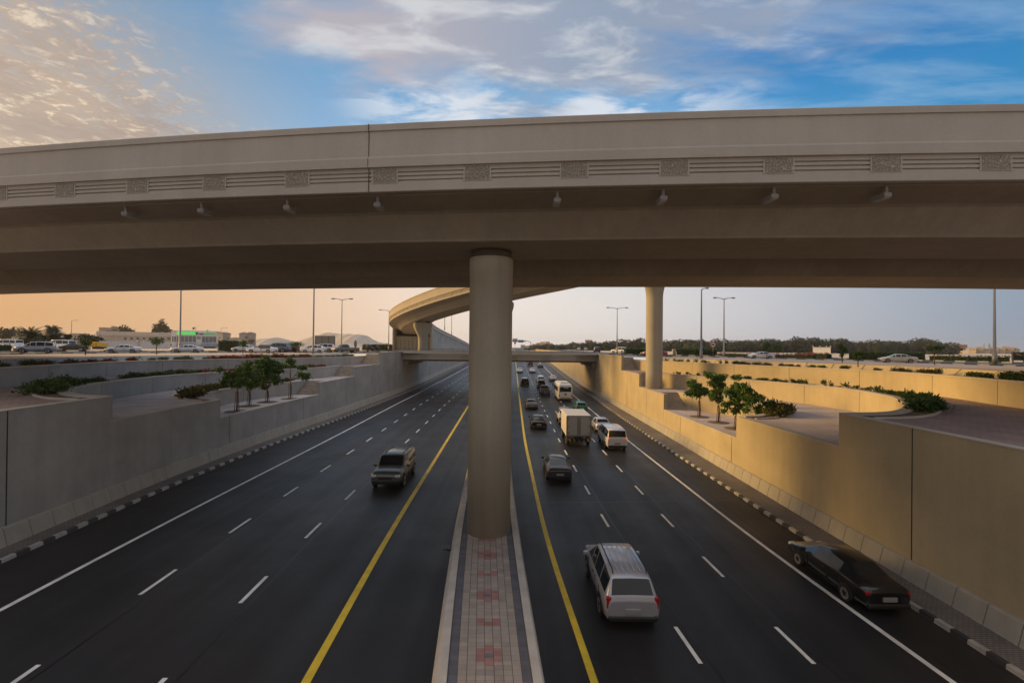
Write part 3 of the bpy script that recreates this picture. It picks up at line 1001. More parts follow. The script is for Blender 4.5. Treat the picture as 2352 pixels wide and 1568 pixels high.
# verge of grass along the outer kerb on the right, and on the left
mb = MB()
for (a0, a1) in ((-1.25, -.45),):
    mb.loft([[(*ring_pt(a, RO + .35), Z(G) + .03), (*ring_pt(a, RO + 5.0), Z(G) + .03)] for a in np.linspace(a0, a1, 30)], 0, closed=False)
mb.loft([[(*ring_pt(a, RO + .35), Z(G) + .03), (*ring_pt(a, RO + 3.0), Z(G) + .03)] for a in np.linspace(.50, 1.3, 30)], 0, closed=False)
struct(mb.build("verge", simple("dry_grass_verge", (.12, .12, .05), .95, var=.4, vscale=1.2)))
# ------------------------------------------------------------------ flyovers
def arabesque():
    m, nt, b = new_mat("carved_arabesque")
    Lk = nt.links.new
    mp = mapped(nt, (13, 13, 7))
    v = nt.nodes.new("ShaderNodeTexVoronoi"); v.feature = 'DISTANCE_TO_EDGE'; v.inputs['Scale'].default_value = 1.0; v.inputs['Randomness'].default_value = .75
    Lk(mp.outputs[0], v.inputs['Vector'])
    r = ramp(nt, [(0.02, (1, 1, 1)), (0.13, (0, 0, 0))]); Lk(v.outputs['Distance'], r.inputs[0])
    c = ramp(nt, [(0.0, (.33, .305, .265)), (1.0, (.50, .46, .41))]); Lk(r.outputs[0], c.inputs[0])
    Lk(c.outputs[0], b.inputs['Base Color']); b.inputs['Roughness'].default_value = .9
    bp = nt.nodes.new("ShaderNodeBump"); bp.inputs['Strength'].default_value = 1.0; bp.inputs['Distance'].default_value = .05
    Lk(r.outputs[0], bp.inputs['Height']); Lk(bp.outputs[0], b.inputs['Normal'])
    return m


M_ARAB = arabesque()
M_ASPH_DECK = simple("deck_asphalt", (.05, .05, .05), .7)


def arc_walk(path):
    acc = [0.0]
    for i in range(1, len(path)):
        acc.append(acc[-1] + math.hypot(path[i][0] - path[i - 1][0], path[i][1] - path[i - 1][1]))
    def at(s):
        i = min(max(int(np.searchsorted(acc, s)) - 1, 0), len(path) - 2)
        f = (s - acc[i]) / (acc[i + 1] - acc[i])
        a, b = path[i], path[i + 1]
        dx, dy = b[0] - a[0], b[1] - a[1]; l = math.hypot(dx, dy)
        z = 0
        if len(a) > 2: z = a[2] + (b[2] - a[2]) * f
        return (a[0] + dx * f, a[1] + dy * f, z), (dx / l, dy / l)
    return at, acc


# profile heights are metres above the underside of the box girder
def girder_prof(wb, wt, wing, hweb=1.12, htip=1.36, top=2.22):
    half = [(0, 0), (wb - .14, 0), (wb - .04, .03), (wb, .11), (wt - .05, hweb - .10), (wt + .12, hweb - .02), (wt + .35, hweb + .02), (wing - .35, htip - .03), (wing - .3, htip), (wing, htip), (wing, top)]
    return half[1:] + [(-a, b) for a, b in reversed(half[1:])]


def fascia_prof(n0, s, bot=1.34, top=2.27):
    """edge slab face with three long grooves; s = +1 right side"""
    f = n0 + .12
    g = lambda z: [(f, z + .032), (f - .07, z + .024), (f - .07, z - .024), (f, z - .032)]
    pr = [(n0 - .02, top), (f, top)]
    for z in (2.08, 1.92, 1.76): pr += g(z)
    pr += [(f, bot + .02), (f - .02, bot), (n0 - .10, bot), (n0 - .10, bot + .04)]
    return [(a * s, b) for a, b in pr]


def parapet_prof(n0, s, hp=1.72):
    b = 2.27
    pr = [(n0 + .24, b), (n0 + .24, b + .36), (n0 + .17, b + .44), (n0 + .15, b + hp - .28), (n0 + .21, b + hp - .27), (n0 + .21, b + hp - .03), (n0 + .18, b + hp), (n0 - .12, b + hp), (n0 - .12, b + hp - .27), (n0 - .06, b + hp - .3), (n0 - .25, b + .1), (n0 - .3, b - .03)]
    return [(a * s, z) for a, z in pr]


def flyover(name, label, path, wb, wt, wing, sides, spacing, s0, joints, mats, panels_from=0, panels_to=1e9, hp=1.72, pw=.96):
    root = thing(name, label, "flyover")
    at, acc = arc_walk(path)
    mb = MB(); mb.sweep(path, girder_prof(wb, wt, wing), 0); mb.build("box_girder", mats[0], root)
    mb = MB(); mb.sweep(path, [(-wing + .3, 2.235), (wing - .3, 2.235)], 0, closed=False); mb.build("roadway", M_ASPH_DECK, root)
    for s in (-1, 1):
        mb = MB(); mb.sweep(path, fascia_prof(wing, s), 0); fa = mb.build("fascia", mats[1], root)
        mb = MB(); mb.sweep(path, parapet_prof(wing, s, hp), 0); pa = mb.build("parapet", mats[1], root)
        if s in sides:
            k = 0
            d = s0
            while d < acc[-1] - .6:
                if panels_from <= d <= panels_to:
                    p, t = at(d)
                    nx, ny = t[1] * s, -t[0] * s
                    ang = math.atan2(t[1], t[0])
                    n = wing + .125
                    c = (p[0] + nx * n, p[1] + ny * n, p[2] + 1.93)
                    e = thing_part("ornament_frame", fa)
                    mb = MB()
                    mb.box((c[0], c[1], c[2] + .03), (pw + .12, .034, .60), 0, rz=ang)
                    o = mb.build("ornament_frame", mats[1], fa)
                    mb = MB()
                    mb.box((c[0] + nx * .012, c[1] + ny * .012, c[2] + .03), (pw, .034, .53), 0, rz=ang)
                    mb.build("ornament_panel", M_ARAB, fa)
                d += spacing
            for d in joints:
                p, t = at(d); nx, ny = t[1] * s, -t[0] * s; ang = math.atan2(t[1], t[0])
                mb = MB()
                for n, za, zb in ((wing + .115, 1.36, 2.25), (wing + .215, 2.28, 2.63), (wing + .15, 2.7, 2.27 + hp - .26), (wing + .20, 2.27 + hp - .27, 2.27 + hp)):
                    mb.box((p[0] + nx * n, p[1] + ny * n, p[2] + (za + zb) / 2), (.03, .06, zb - za), 0, rz=ang)
                mb.build("expansion_joint", simple("grey_joint", (.11, .10, .09), .9), root)
    return root


def thing_part(name, parent):
    return None


SOFFIT = CZ + 4.70
def fly_path(yc, x0=-75, x1=62, n=70, b=.00153):
    return [(x, yc - .105 * x + b * x * x, SOFFIT) for x in np.linspace(x0, x1, n)]


pathA = fly_path(22.38)
_at, _acc = arc_walk(pathA)
def s_at_x(path, x):
    at, acc = arc_walk(path)
    return float(np.interp(x, [p[0] for p in path], acc))
# ornament squares: matched to the joint just left of the panel at the photograph's middle
s_ref = s_at_x(pathA, -4.45)
sp_ = 3.62
flyover("flyover", "near concrete flyover crossing the whole view, carved squares and grooves along its edge",
        pathA, 2.28, 3.15, 5.02, (1,), sp_, s_ref - sp_ * 17, [s_at_x(pathA, -5.10)], (M_CONC_B, M_FASCIA), panels_from=s_at_x(pathA, -31), panels_to=s_at_x(pathA, 26))
flyover("flyover", "second beige concrete flyover running parallel just behind the near one, only its dark underside showing",
        fly_path(33.1), 2.75, 3.5, 5.02, (), 1, 0, [], (M_CONC_B, M_FASCIA))


def round_pier(label, x, y, r, zb, zt, name="round_pier"):
    root = thing(name, label, "bridge pier", (x, y, zb))
    mb = MB(); H = zt - zb
    mb.lathe((0, 0, 0), [(r, -.6), (r, H * .5), (r, H - 1.12), (r + .012, H - 1.11), (r + .012, H - .40), (r - .02, H - .36)], 48)
    mb.build("shaft", M_PIER, root)
    mb = MB(); mb.lathe((0, 0, 0), [(r * .93, H - .38), (r * .93, H - .02)], 36); mb.build("bearing_collar", simple("bearing_concrete", (.10, .085, .07), .9), root)
    return root


round_pier("big round beige concrete pier standing on the paved median in the middle of the view", -1.06, 22.5, 1.06, Z(hM(22.5)), SOFFIT + .0)
round_pier("round concrete pier hidden behind the central one, under the second flyover", -1.62, 33.4, 1.02, Z(hM(33.4)), SOFFIT)

# ------------------------------------------------------------------ curving ramp
RP = [(44, 33, CZ + 12.6), (31, 46.5, CZ + 11.6), (18.2, 58.2, CZ + 10.4), (8, 70, CZ + 9.35), (-1.6, 80, CZ + 8.3), (-11.5, 91, CZ + 7.0), (-20.4, 104, CZ + 5.62), (-26.2, 117, CZ + 4.5), (-28.8, 132, CZ + 3.45)]
def catmull3(pts, n):
    P = [np.array(p, float) for p in pts]; P = [2 * P[0] - P[1]] + P + [2 * P[-1] - P[-2]]; seg = len(P) - 3; out = []
    for k in range(n + 1):
        t = k / n * seg; i = min(int(t), seg - 1); f = t - i; p0, p1, p2, p3 = P[i:i + 4]
        out.append(tuple(.5 * (2 * p1 + (p2 - p0) * f + (2 * p0 - 5 * p1 + 4 * p2 - p3) * f * f + (3 * p1 - p0 - 3 * p2 + p3) * f ** 3)))
    return out
RP2 = RP + [(-29.0, 150, CZ + 2.2), (-27.5, 175, CZ + .5), (-26, 205, CZ - 1.5), (-25.3, 232, CZ - 3.2), (-25.0, 250, CZ - 4.2)]
allp = catmull3(RP2, 130)
cut = int(130 * 8 / 13) + 0
ramp_path = allp[:cut + 1]
appr = allp[cut:]
flyover("ramp", "high curving ramp bridge behind the central pier, its left side lit orange",
        ramp_path, 2.3, 3.3, 5.1, (-1,), 2.6, 1.0, [], (M_CONC_RAMP, M_CONC_RAMP), panels_from=30, pw=.6)


def flared_pier(label, x, y, ang, zb, zt, r=1.03, a_top=2.15, flare=4.0):
    root = thing("flared_pier", label, "bridge pier", (x, y, zb), ang)
    H = zt - zb; mb = MB(); rings = []
    for z in list(np.linspace(-.5, H - flare, 6)) + list(np.linspace(H - flare, H - .75, 14))[1:] + [H - .45, H - .3]:
        t = max(0, min(1, (z - (H - flare)) / (flare - .75)))
        e = t * t * (3 - 2 * t)
        a = r + (a_top - r) * e; b_ = r * (1 - .10 * e)
        if z > H - .5: a *= .985
        if z > H - .35: a *= .95; b_ *= .95
        ring = []
        for k in range(40):
            th = 2 * PI * k / 40; c, s = math.cos(th), math.sin(th); p = 2.0 / (2 + 1.6 * e)
            gx = math.copysign(abs(c) ** p, c) * a; gy = math.copysign(abs(s) ** p, s) * b_
            if abs(c) < .06 and z > 0: gy *= .955      # groove down the middle of both faces
            ring.append((gx, gy, z))
        rings.append(ring)
    mb.loft(rings, 0, True, True, True); mb.build("shaft", M_PIER, root)
    mb = MB()
    for sx in (-1, 1): mb.box((sx * a_top * .5, 0, H - .15), (.8, .8, .34), 0)
    mb.build("bearing", simple("bearing_block", (.12, .10, .085), .9), root)
    return root


def ramp_at(x):
    i = min(range(len(allp)), key=lambda k: abs(allp[k][0] - x) if allp[k][1] < 112 else 1e9)
    a, b_ = allp[max(i - 1, 0)], allp[i + 1]
    return allp[i], math.atan2(b_[1] - a[1], b_[0] - a[0]) - PI / 2


for xx, base, lab in ((18.2, Z(5.08), "slender flared concrete pier standing on the right terrace, warm light down its left edge"),
                      (-1.6, Z(hM(80)), "flared concrete pier on the far median, hidden behind the central pier"),
                      (-20.4, Z(G), "flared concrete pier with a grooved wide head beyond the small bridge on the left")):
    p, a = ramp_at(xx)
    flared_pier(lab, p[0], p[1], a, base, p[2] - .02)

# abutment and the walled approach behind it
ab = appr[0]; d0 = (appr[1][0] - ab[0], appr[1][1] - ab[1]); l0 = math.hypot(*d0); t0 = (d0[0] / l0, d0[1] / l0); ang0 = math.atan2(t0[1], t0[0]) - PI / 2
root = thing("ramp_abutment", "beige abutment wall with panel joints where the curving ramp lands, left of the grooved pier", "abutment", (ab[0], ab[1], Z(G)), ang0)
H = ab[2] - Z(G)
mb = MB(); mb.box((0, .7, H / 2 - .3), (11.2, 1.2, H - .6), 0)
for sx in (-1, 1): mb.box((sx * 5.35, .2, (H + 3.2) / 2), (.5, 2.6, H + 3.2), 0)
mb.build("wall", M_CONC_RAMP, root)
mb = MB(); mb.box((0, .75, H - .12), (10.0, .8, .36), 0); mb.build("bearing_shelf", M_JOINT, root)
mb = MB()
for i in range(-4, 5): mb.box((i * 1.15, .092, H * .33), (.06, .03, H * .6), 0)
mb.build("joint", M_JOINT, root)
root = thing("ramp_approach", "long walled approach of the curving ramp sloping down to the street beyond the abutment", "ramp approach")
for s in (-1, 1):
    mb = MB(); rings = []
    for i, p in enumerate(appr):
        a = appr[max(0, i - 1)]; b_ = appr[min(len(appr) - 1, i + 1)]; dx, dy = b_[0] - a[0], b_[1] - a[1]; l = math.hypot(dx, dy); nx, ny = dy / l * s, -dx / l * s
        zt = max(p[2] + 2.2, Z(G) + .05)
        rings.append([(p[0] + nx * n, p[1] + ny * n, z) for n, z in ((4.7, Z(G) - .3), (5.12, Z(G) - .3), (5.12, zt), (4.7, zt))])
    mb.loft(rings, 0, True, True); mb.build("side_wall", M_CONC_RAMP if s < 0 else M_CONC_L, root)
    mb = MB()
    ap2 = [(p[0], p[1], max(p[2], Z(G) - 2.1)) for p in appr]
    mb.sweep(ap2, parapet_prof(5.02, s, 1.35), 0); mb.build("parapet", M_FASCIA, root)
mb = MB(); mb.sweep([(p[0], p[1], max(p[2], Z(G) - 2.1)) for p in appr], [(-4.9, 2.23), (4.9, 2.23)], 0, closed=False); mb.build("roadway", M_ASPH_DECK, root)

# ------------------------------------------------------------------ small underpass bridge
root = thing("underpass_bridge", "small flat concrete bridge carrying the cross street over the sunken road, with a thin railing", "bridge", (0, 90, 0))
xl, xr = xWL(90) - .0, 16.9
W = xr - xl; xc = (xl + xr) / 2
mb = MB()
mb.box((xc, 8.0, Z(2.05)), (W + .8, 15.9, 1.15), 0)                     # deck slab
mb.build("deck", M_CONC_B, root)
mb = MB()
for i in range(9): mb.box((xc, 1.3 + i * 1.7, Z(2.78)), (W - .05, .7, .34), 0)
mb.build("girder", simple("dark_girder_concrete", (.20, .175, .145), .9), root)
mb = MB()
f = [(-.06, Z(2.60)), (-.06, Z(1.62)), (-.20, Z(1.56)), (-.20, Z(1.28)), (-.16, Z(1.18)), (-.02, Z(1.12)), (-.02, Z(.86)), (.25, Z(.86)), (.25, Z(2.6))]
mb.sweep([(xl - .6, 0), (xr + .6, 0)], [(-n, z) for n, z in f], 0)
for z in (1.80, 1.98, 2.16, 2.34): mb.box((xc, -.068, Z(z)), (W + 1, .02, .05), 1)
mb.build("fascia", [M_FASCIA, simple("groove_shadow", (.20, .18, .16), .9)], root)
for x in (-17.2, -9.4, 8.0 - 1.2, 14.4 - 1.0, 0.5):
    mb = MB(); mb.box((x, -.085, Z(2.07)), (1.5, .03, .78), 0); mb.build("ornament_panel", M_ARAB, root)
mb = MB()
mb.box((xc, .1, Z(.50)), (W + 6, .05, .05), 0)
for i in range(int((W + 6) / 2.15)): mb.box((xl - 3 + i * 2.15, .1, Z(.68)), (.06, .06, .38), 0)
mb.build("railing", simple("grey_railing", (.10, .10, .10), .5), root)
mb = MB(); mb.sweep([(xl - .6, 15.8), (xr + .6, 15.8)], [(0, Z(1.5)), (0, Z(.86)), (-.3, Z(.86)), (-.3, Z(1.5))], 0); mb.build("far_parapet", M_FASCIA, root)
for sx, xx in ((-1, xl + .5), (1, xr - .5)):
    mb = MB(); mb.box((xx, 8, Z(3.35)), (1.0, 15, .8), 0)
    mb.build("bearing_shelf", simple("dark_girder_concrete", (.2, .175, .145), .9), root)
mb = MB(); mb.add([(xl - 2, .3, Z(G) + .006), (xr + 2, .3, Z(G) + .006), (xr + 2, 15.4, Z(G) + .006), (xl - 2, 15.4, Z(G) + .006)], [(0, 1, 2, 3)]); mb.build("roadway", M_ASPH2, root)

# the matching bridge the picture was taken from, behind and below the viewer
root = thing("underpass_bridge", "flat concrete bridge under the viewer, just outside the lower frame edge", "bridge", (0, -15.5, 0))
xl2, xr2 = xWL(0) - .5, 17.4
mb = MB(); mb.box(((xl2 + xr2) / 2, 8.0, Z(2.2)), (xr2 - xl2, 15.8, 1.4), 0); mb.build("deck", M_CONC_B, root)
mb = MB(); mb.box(((xl2 + xr2) / 2, 15.95, Z(1.75)), (xr2 - xl2, .3, 1.75), 0); mb.build("parapet", M_FASCIA, root)

# ------------------------------------------------------------------ lights fixed under the near flyover's edge
lamp0 = None
LAMPV = [(283, "far left"), (458, ""), (655, ""), (863, ""), (1277, ""), (1521, ""), (1776, ""), (2035, "")]
lab = ["leftmost grey box lamp under the near flyover's edge, above the parked street traffic",
       "grey box lamp under the near flyover's edge, second from the left end",
       "grey box lamp under the near flyover's edge, third from the left end",
       "grey box lamp under the near flyover's edge, just right of the expansion joint",
       "grey box lamp under the near flyover's edge, first one right of the central pier",
       "grey box lamp under the near flyover's edge, above the slender flared pier",
       "grey box lamp under the near flyover's edge, second from the right end",
       "rightmost grey box lamp under the near flyover's edge"]
for i, (u, _) in enumerate(LAMPV):
    k = (u - 1176) / FPX
    # along the front edge, 0.45 m behind the face
    x = 0
    for _it in range(30):
        y = 22.38 - .105 * x + .00153 * x * x - 4.62
        x = k * y
    if lamp0 is None:
        lamp0 = thing("underdeck_lamp", lab[0], "lamp", (x, y, SOFFIT + 1.33), 0, "box lamps under the near flyover")
        mb = MB(); mb.box((0, 0, -.12), (.10, .10, .26), 0); mb.build("bracket", M_LAMPBOX, lamp0)
        mb = MB(); mb.rbox((0, .22, -.33), (.28, .66, .18), .02, 0)
        hs = mb.build("housing", M_LAMPBOX, lamp0)
        mb = MB(); mb.box((0, .22, -.425), (.22, .56, .02), 0); mb.build("lens", M_LENS, hs)
        mb = MB(); mb.tube((.12, .5, -.26), (.12, .5, .0), .02, n=6); mb.build("stay", M_LAMPBOX, lamp0)
    else:
        copy_tree(lamp0, (x, y, SOFFIT + 1.33), 0, 1.0, lab[i])
# ------------------------------------------------------------------ vehicles
def paint(name, col, rough=0.25, metal=0.0):
    if name in MATS: return MATS[name]
    m = simple(name, col, rough, metal=metal, spec=.5, coat=.6)
    return m


P_WHITE = paint("white_car_paint", (.80, .80, .83))
P_PEARL = paint("pearl_car_paint", (.62, .58, .52))
P_SILVER = paint("silver_car_paint", (.50, .51, .57), .3, .35)
P_GREY = paint("grey_car_paint", (.16, .165, .18), .3, .3)
P_DGREY = paint("charcoal_car_paint", (.060, .062, .072), .28, .3)
P_BLACK = paint("black_car_paint", (.010, .010, .012), .2)
P_GREEN = paint("teal_car_paint", (.005, .16, .145), .3)
P_BROWN = paint("brown_car_paint", (.13, .095, .085), .35, .2)
P_RED = paint("red_car_paint", (.30, .02, .015), .3)
P_MAROON = paint("maroon_car_paint", (.07, .012, .02), .3)
P_BLUEG = paint("blue_grey_car_paint", (.14, .16, .20), .3, .3)
M_GLASS = simple("tinted_glass", (.012, .016, .02), .06, spec=.7)
M_TYRE = simple("tyre_rubber", (.012, .012, .012), .8)
M_RIM = simple("alloy_rim", (.42, .42, .44), .3, metal=.8)
M_TRIM = simple("black_trim", (.018, .018, .019), .6)
M_TAIL = simple("red_tail_lamp", (.42, .012, .015), .2)
M_TAILON = simple("lit_red_tail_lamp", (.5, .02, .02), .3, emit=(1.0, .03, .015), estr=.9)
M_BRAKE = simple("lit_brake_lamp", (.6, .1, .02), .3, emit=(1.0, .13, .01), estr=1.6)
M_HEAD = simple("head_lamp", (.72, .74, .76), .12)
M_HEADON = simple("lit_amber_lamp", (.8, .5, .2), .2, emit=(1.0, .50, .08), estr=.75)
M_PLATE = simple("number_plate", (.34, .34, .33), .5)
M_CHROME = simple("chrome", (.6, .6, .6), .15, metal=1.0)

# station: y, z_bottom, z_shoulder, z_top, half width at shoulder, half width of roof
ST = {
    "sedan": dict(L=4.75, st=[(-2.37, .42, .80, .84, .74, .66), (-2.28, .24, .90, .985, .85, .72), (-1.62, .20, .95, 1.06, .90, .70), (-.98, .20, .96, 1.37, .91, .60), (-.25, .20, .95, 1.45, .91, .60),
                  (.42, .20, .93, 1.40, .91, .58), (1.22, .20, .91, 1.00, .90, .70), (1.85, .22, .82, .89, .87, .66), (2.25, .26, .68, .74, .80, .58), (2.37, .34, .58, .62, .68, .5)],
                  rear=(2, 3), front=(5, 6), side=[(2, 3), (3, 4), (4, 5), (5, 6)], wr=.325, ax=(-1.38, 1.42)),
    "suv": dict(L=4.85, st=[(-2.42, .50, .98, 1.04, .80, .74), (-2.36, .34, 1.08, 1.18, .92, .80), (-2.05, .30, 1.12, 1.72, .955, .70), (-1.1, .30, 1.12, 1.83, .96, .70), (-.1, .30, 1.11, 1.84, .96, .70),
                (.55, .30, 1.10, 1.77, .96, .69), (1.28, .30, 1.08, 1.20, .95, .78), (1.95, .32, 1.02, 1.10, .92, .74), (2.33, .36, .84, .92, .86, .66), (2.42, .45, .70, .76, .78, .6)],
                rear=(1, 2), front=(5, 6), side=[(2, 3), (3, 4), (4, 5), (5, 6)], wr=.39, ax=(-1.42, 1.45)),
    "boxsuv": dict(L=4.9, st=[(-2.44, .55, 1.00, 1.06, .82, .76), (-2.40, .40, 1.12, 1.20, .92, .82), (-2.24, .36, 1.16, 1.80, .95, .78), (-1.1, .36, 1.15, 1.90, .96, .78), (-.1, .36, 1.15, 1.90, .96, .78),
                (.75, .36, 1.14, 1.83, .96, .77), (1.22, .36, 1.13, 1.24, .95, .82), (2.0, .38, 1.08, 1.17, .93, .80), (2.36, .40, .95, 1.05, .90, .76), (2.44, .5, .80, .86, .84, .7)],
                rear=(1, 2), front=(5, 6), side=[(2, 3), (3, 4), (4, 5)], wr=.41, ax=(-1.42, 1.48)),
    "hatch": dict(L=4.1, st=[(-2.05, .42, .84, .90, .72, .64), (-1.98, .25, .96, 1.06, .83, .70), (-1.55, .20, .98, 1.40, .87, .60), (-.9, .20, .97, 1.50, .88, .61), (-.1, .20, .95, 1.52, .88, .61),
                  (.45, .20, .94, 1.46, .88, .60), (1.2, .20, .92, 1.03, .87, .70), (1.7, .22, .84, .90, .84, .64), (1.98, .26, .70, .76, .77, .56), (2.05, .34, .6, .64, .68, .5)],
                  rear=(1, 2), front=(5, 6), side=[(2, 3), (3, 4), (4, 5), (5, 6)], wr=.31, ax=(-1.22, 1.28)),
    "van": dict(L=5.1, st=[(-2.55, .45, 1.05, 1.12, .86, .80), (-2.50, .34, 1.16, 1.25, .93, .84), (-2.40, .30, 1.20, 1.92, .95, .80), (-1.2, .30, 1.20, 2.02, .955, .80), (.2, .30, 1.20, 2.02, .955, .80),
                (1.15, .30, 1.19, 1.94, .95, .78), (1.92, .30, 1.12, 1.24, .94, .84), (2.30, .32, .98, 1.06, .91, .80), (2.50, .36, .80, .86, .86, .74), (2.55, .42, .66, .7, .8, .66)],
                rear=(1, 2), front=(5, 6), side=[(2, 3), (3, 4), (4, 5), (5, 6)], wr=.34, ax=(-1.45, 1.55)),
    "pickup": dict(L=5.2, st=[(-.62, .40, 1.02, 1.08, .88, .80), (-.58, .38, 1.08, 1.16, .90, .78), (-.38, .36, 1.10, 1.66, .90, .66), (.0, .36, 1.09, 1.76, .90, .66), (.45, .36, 1.09, 1.77, .90, .66),
                (.85, .36, 1.08, 1.71, .90, .65), (1.5, .36, 1.06, 1.18, .89, .74), (2.15, .38, 1.00, 1.08, .87, .70), (2.52, .42, .84, .90, .82, .62), (2.60, .5, .70, .76, .75, .56)],
                rear=(1, 2), front=(5, 6), side=[(2, 3), (3, 4), (4, 5), (5, 6)], wr=.38, ax=(-1.62, 1.58)),
}
CACHE = {}


def car_meshes(kind):
    if kind in CACHE: return CACHE[kind]
    S = ST[kind]; st = S["st"]; n = len(st)
    bm = bmesh.new()
    tagl = bm.faces.layers.int.new("t")
    half = lambda y, zb, zs, zt, ws, wt: [(0, zb), (ws * .84, zb), (ws * .97, zb + .13), (ws + .008, zb + (zs - zb) * .55), (ws * .985, zs - .07), (ws * .955, zs), (wt, zt - .05 if zt - zs > .2 else zt - .02), (wt * .86, zt), (0, zt + .015)]
    rings = []
    for s in st:
        h = half(*s)
        full = [(x, s[0], z) for x, z in h] + [(-x, s[0], z) for x, z in reversed(h[1:-1])]
        rings.append([bm.verts.new(p) for p in full])
    m = len(rings[0])
    strip = lambda j: j if j <= 7 else 15 - j        # 5: shoulder-roof, 6: roof edge, 7: roof
    for i in range(n - 1):
        for j in range(m):
            k = (j + 1) % m
            f = bm.faces.new((rings[i][j], rings[i][k], rings[i + 1][k], rings[i + 1][j]))
            f.smooth = True
            q = j if j < 8 else 15 - j
            t = 0
            if q == 5 and (i, i + 1) in S["side"]: t = 10 + i
            if q in (6, 7):
                if (i, i + 1) == S["rear"]: t = 1
                if (i, i + 1) == S["front"]: t = 2
            if q == 0 or (q == 1 and False): t = 5
            f[tagl] = t
    bm.faces.new(list(reversed(rings[0])))
    bm.faces.new(rings[-1])
    bm.normal_update()
    bmesh.ops.recalc_face_normals(bm, faces=bm.faces)
    # glass: inset each glazed area and lift the inner faces out
    glass = {}
    for code in sorted({f[tagl] for f in bm.faces if f[tagl] in (1, 2) or f[tagl] >= 10}):
        fs = [f for f in bm.faces if f[tagl] == code]
        groups = [fs] if code in (1, 2) else [[f for f in fs if f.calc_center_median().x > 0], [f for f in fs if f.calc_center_median().x < 0]]
        for g in groups:
            if not g: continue
            th = .055 if code in (1, 2) else .035
            r = bmesh.ops.inset_region(bm, faces=g, thickness=th, use_even_offset=True)
            for f in r['faces']: f[tagl] = 0
            bm.faces.ensure_lookup_table()
            nm = {1: "rear_window", 2: "windscreen"}.get(code, "side_window")
            glass.setdefault(nm, []).extend(g)
    out = {}
    bm.faces.index_update()
    for nm, fs in glass.items():
        sides = ((nm, 0),) if nm != "side_window" else (("side_window_r", 1), ("side_window_l", -1))
        for nn, sg in sides:
            mb = MB()
            for f in fs:
                if sg and f.calc_center_median().x * sg < 0: continue
                mb.add([v.co + f.normal * .004 for v in f.verts], [tuple(range(len(f.verts)))], 0, True)
            out[nn] = mb
    dead = [f for fs in glass.values() for f in fs]
    bmesh.ops.delete(bm, geom=dead, context='FACES_ONLY')
    me = bpy.data.meshes.new(kind + "_body"); bm.to_mesh(me); bm.free()
    me.materials.append(P_WHITE)
    res = {"body": me}
    for nm, mb in out.items():
        o = mb.build(nm, M_GLASS); res[nm] = o.data; bpy.data.objects.remove(o)
    # small parts
    L = S["L"]; yr = -L / 2 if kind != "pickup" else -2.6; yf = st[-1][0]
    w1 = st[1][4]; zs = st[1][2]
    def mk(nm, fn, mats):
        mb = MB(); fn(mb); o = mb.build(nm, mats); res[nm] = o.data; bpy.data.objects.remove(o)
    tall = kind in ("suv", "boxsuv", "van", "hatch")
    def tail(mb):
        if kind == "pickup": mb.rbox((.80, yr + .03, .86), (.14, .10, .30), .02)
        elif tall: mb.rbox((w1 - .10, yr + .10, zs - .10), (.17, .14, .42), .03)
        else: mb.rbox((w1 - .15, yr + .10, zs - .10), (.28, .14, .17), .03)
    mk("tail_lamp", tail, M_TAIL)
    hf = st[-2]
    mk("head_lamp", lambda mb: mb.rbox((hf[4] - .17, hf[0] - .01, hf[2] - .03), (.32, .22, .16), .04), M_HEAD)
    mk("grille", lambda mb: mb.rbox((0, yf - .035, st[-1][2] - .02), (.85, .12, .17), .02), M_TRIM)
    mk("front_bumper", lambda mb: mb.rbox((0, yf - .10, st[-2][1] + .13), (hf[4] * 1.9, .26, .20), .05), M_TRIM)
    mk("rear_bumper", lambda mb: mb.rbox((0, yr + .10, (.36 if kind == "sedan" else .46)), (w1 * 1.86, .28, .20), .05), M_TRIM)
    mk("number_plate", lambda mb: mb.box((0, yr - .01 if kind != "pickup" else yr - .04, .72 if tall else .62), (.52, .05, .15)), M_PLATE)
    fr = S["front"][1]; mw = st[fr][4]
    mk("mirror", lambda mb: mb.rbox((mw + .12, st[fr][0] - .28, st[fr][2] + .10), (.22, .12, .16), .03), M_TRIM)
    wr = S["wr"]
    def wheel(mb):
        n = 22; prof = [(wr * .62, -.11), (wr * .93, -.11), (wr, -.07), (wr, .07), (wr * .93, .11), (wr * .62, .11)]
        rings = [[(z, r * math.cos(2 * PI * k / n), r * math.sin(2 * PI * k / n)) for k in range(n)] for r, z in prof]
        mb.loft(rings, 0, True, True, True)
    def rim(mb):
        n = 20; rings = [[(x, r * math.cos(2 * PI * k / n), r * math.sin(2 * PI * k / n)) for k in range(n)] for r, x in ((wr * .64, .07), (wr * .66, .118), (wr * .58, .120), (wr * .2, .10))]
        mb.loft(rings, 0, True, True, False)
        for k in range(5):
            a = 2 * PI * k / 5; mb.box((.112, math.cos(a) * wr * .36, math.sin(a) * wr * .36), (.03, .05, .05), 0)
    mk("tyre", wheel, M_TYRE); mk("rim", rim, M_RIM)
    def arch(mb):
        n = 20; r = wr * 1.16
        for y in (0,):
            for sx in (1,):
                xs = max(s[4] for s in st) + .012
                pts = [(sx * xs, y + r * math.cos(PI * k / n), wr + r * math.sin(PI * k / n)) for k in range(n + 1)]
                pts += [(sx * xs, y - r, wr * .95), (sx * xs, y + r, wr * .95)]
                pts2 = [(sx * (xs - .25), p[1], p[2]) for p in pts]
                mb.loft([pts, pts2], 0, True, True)
    mk("wheel_arch", arch, M_TRIM)
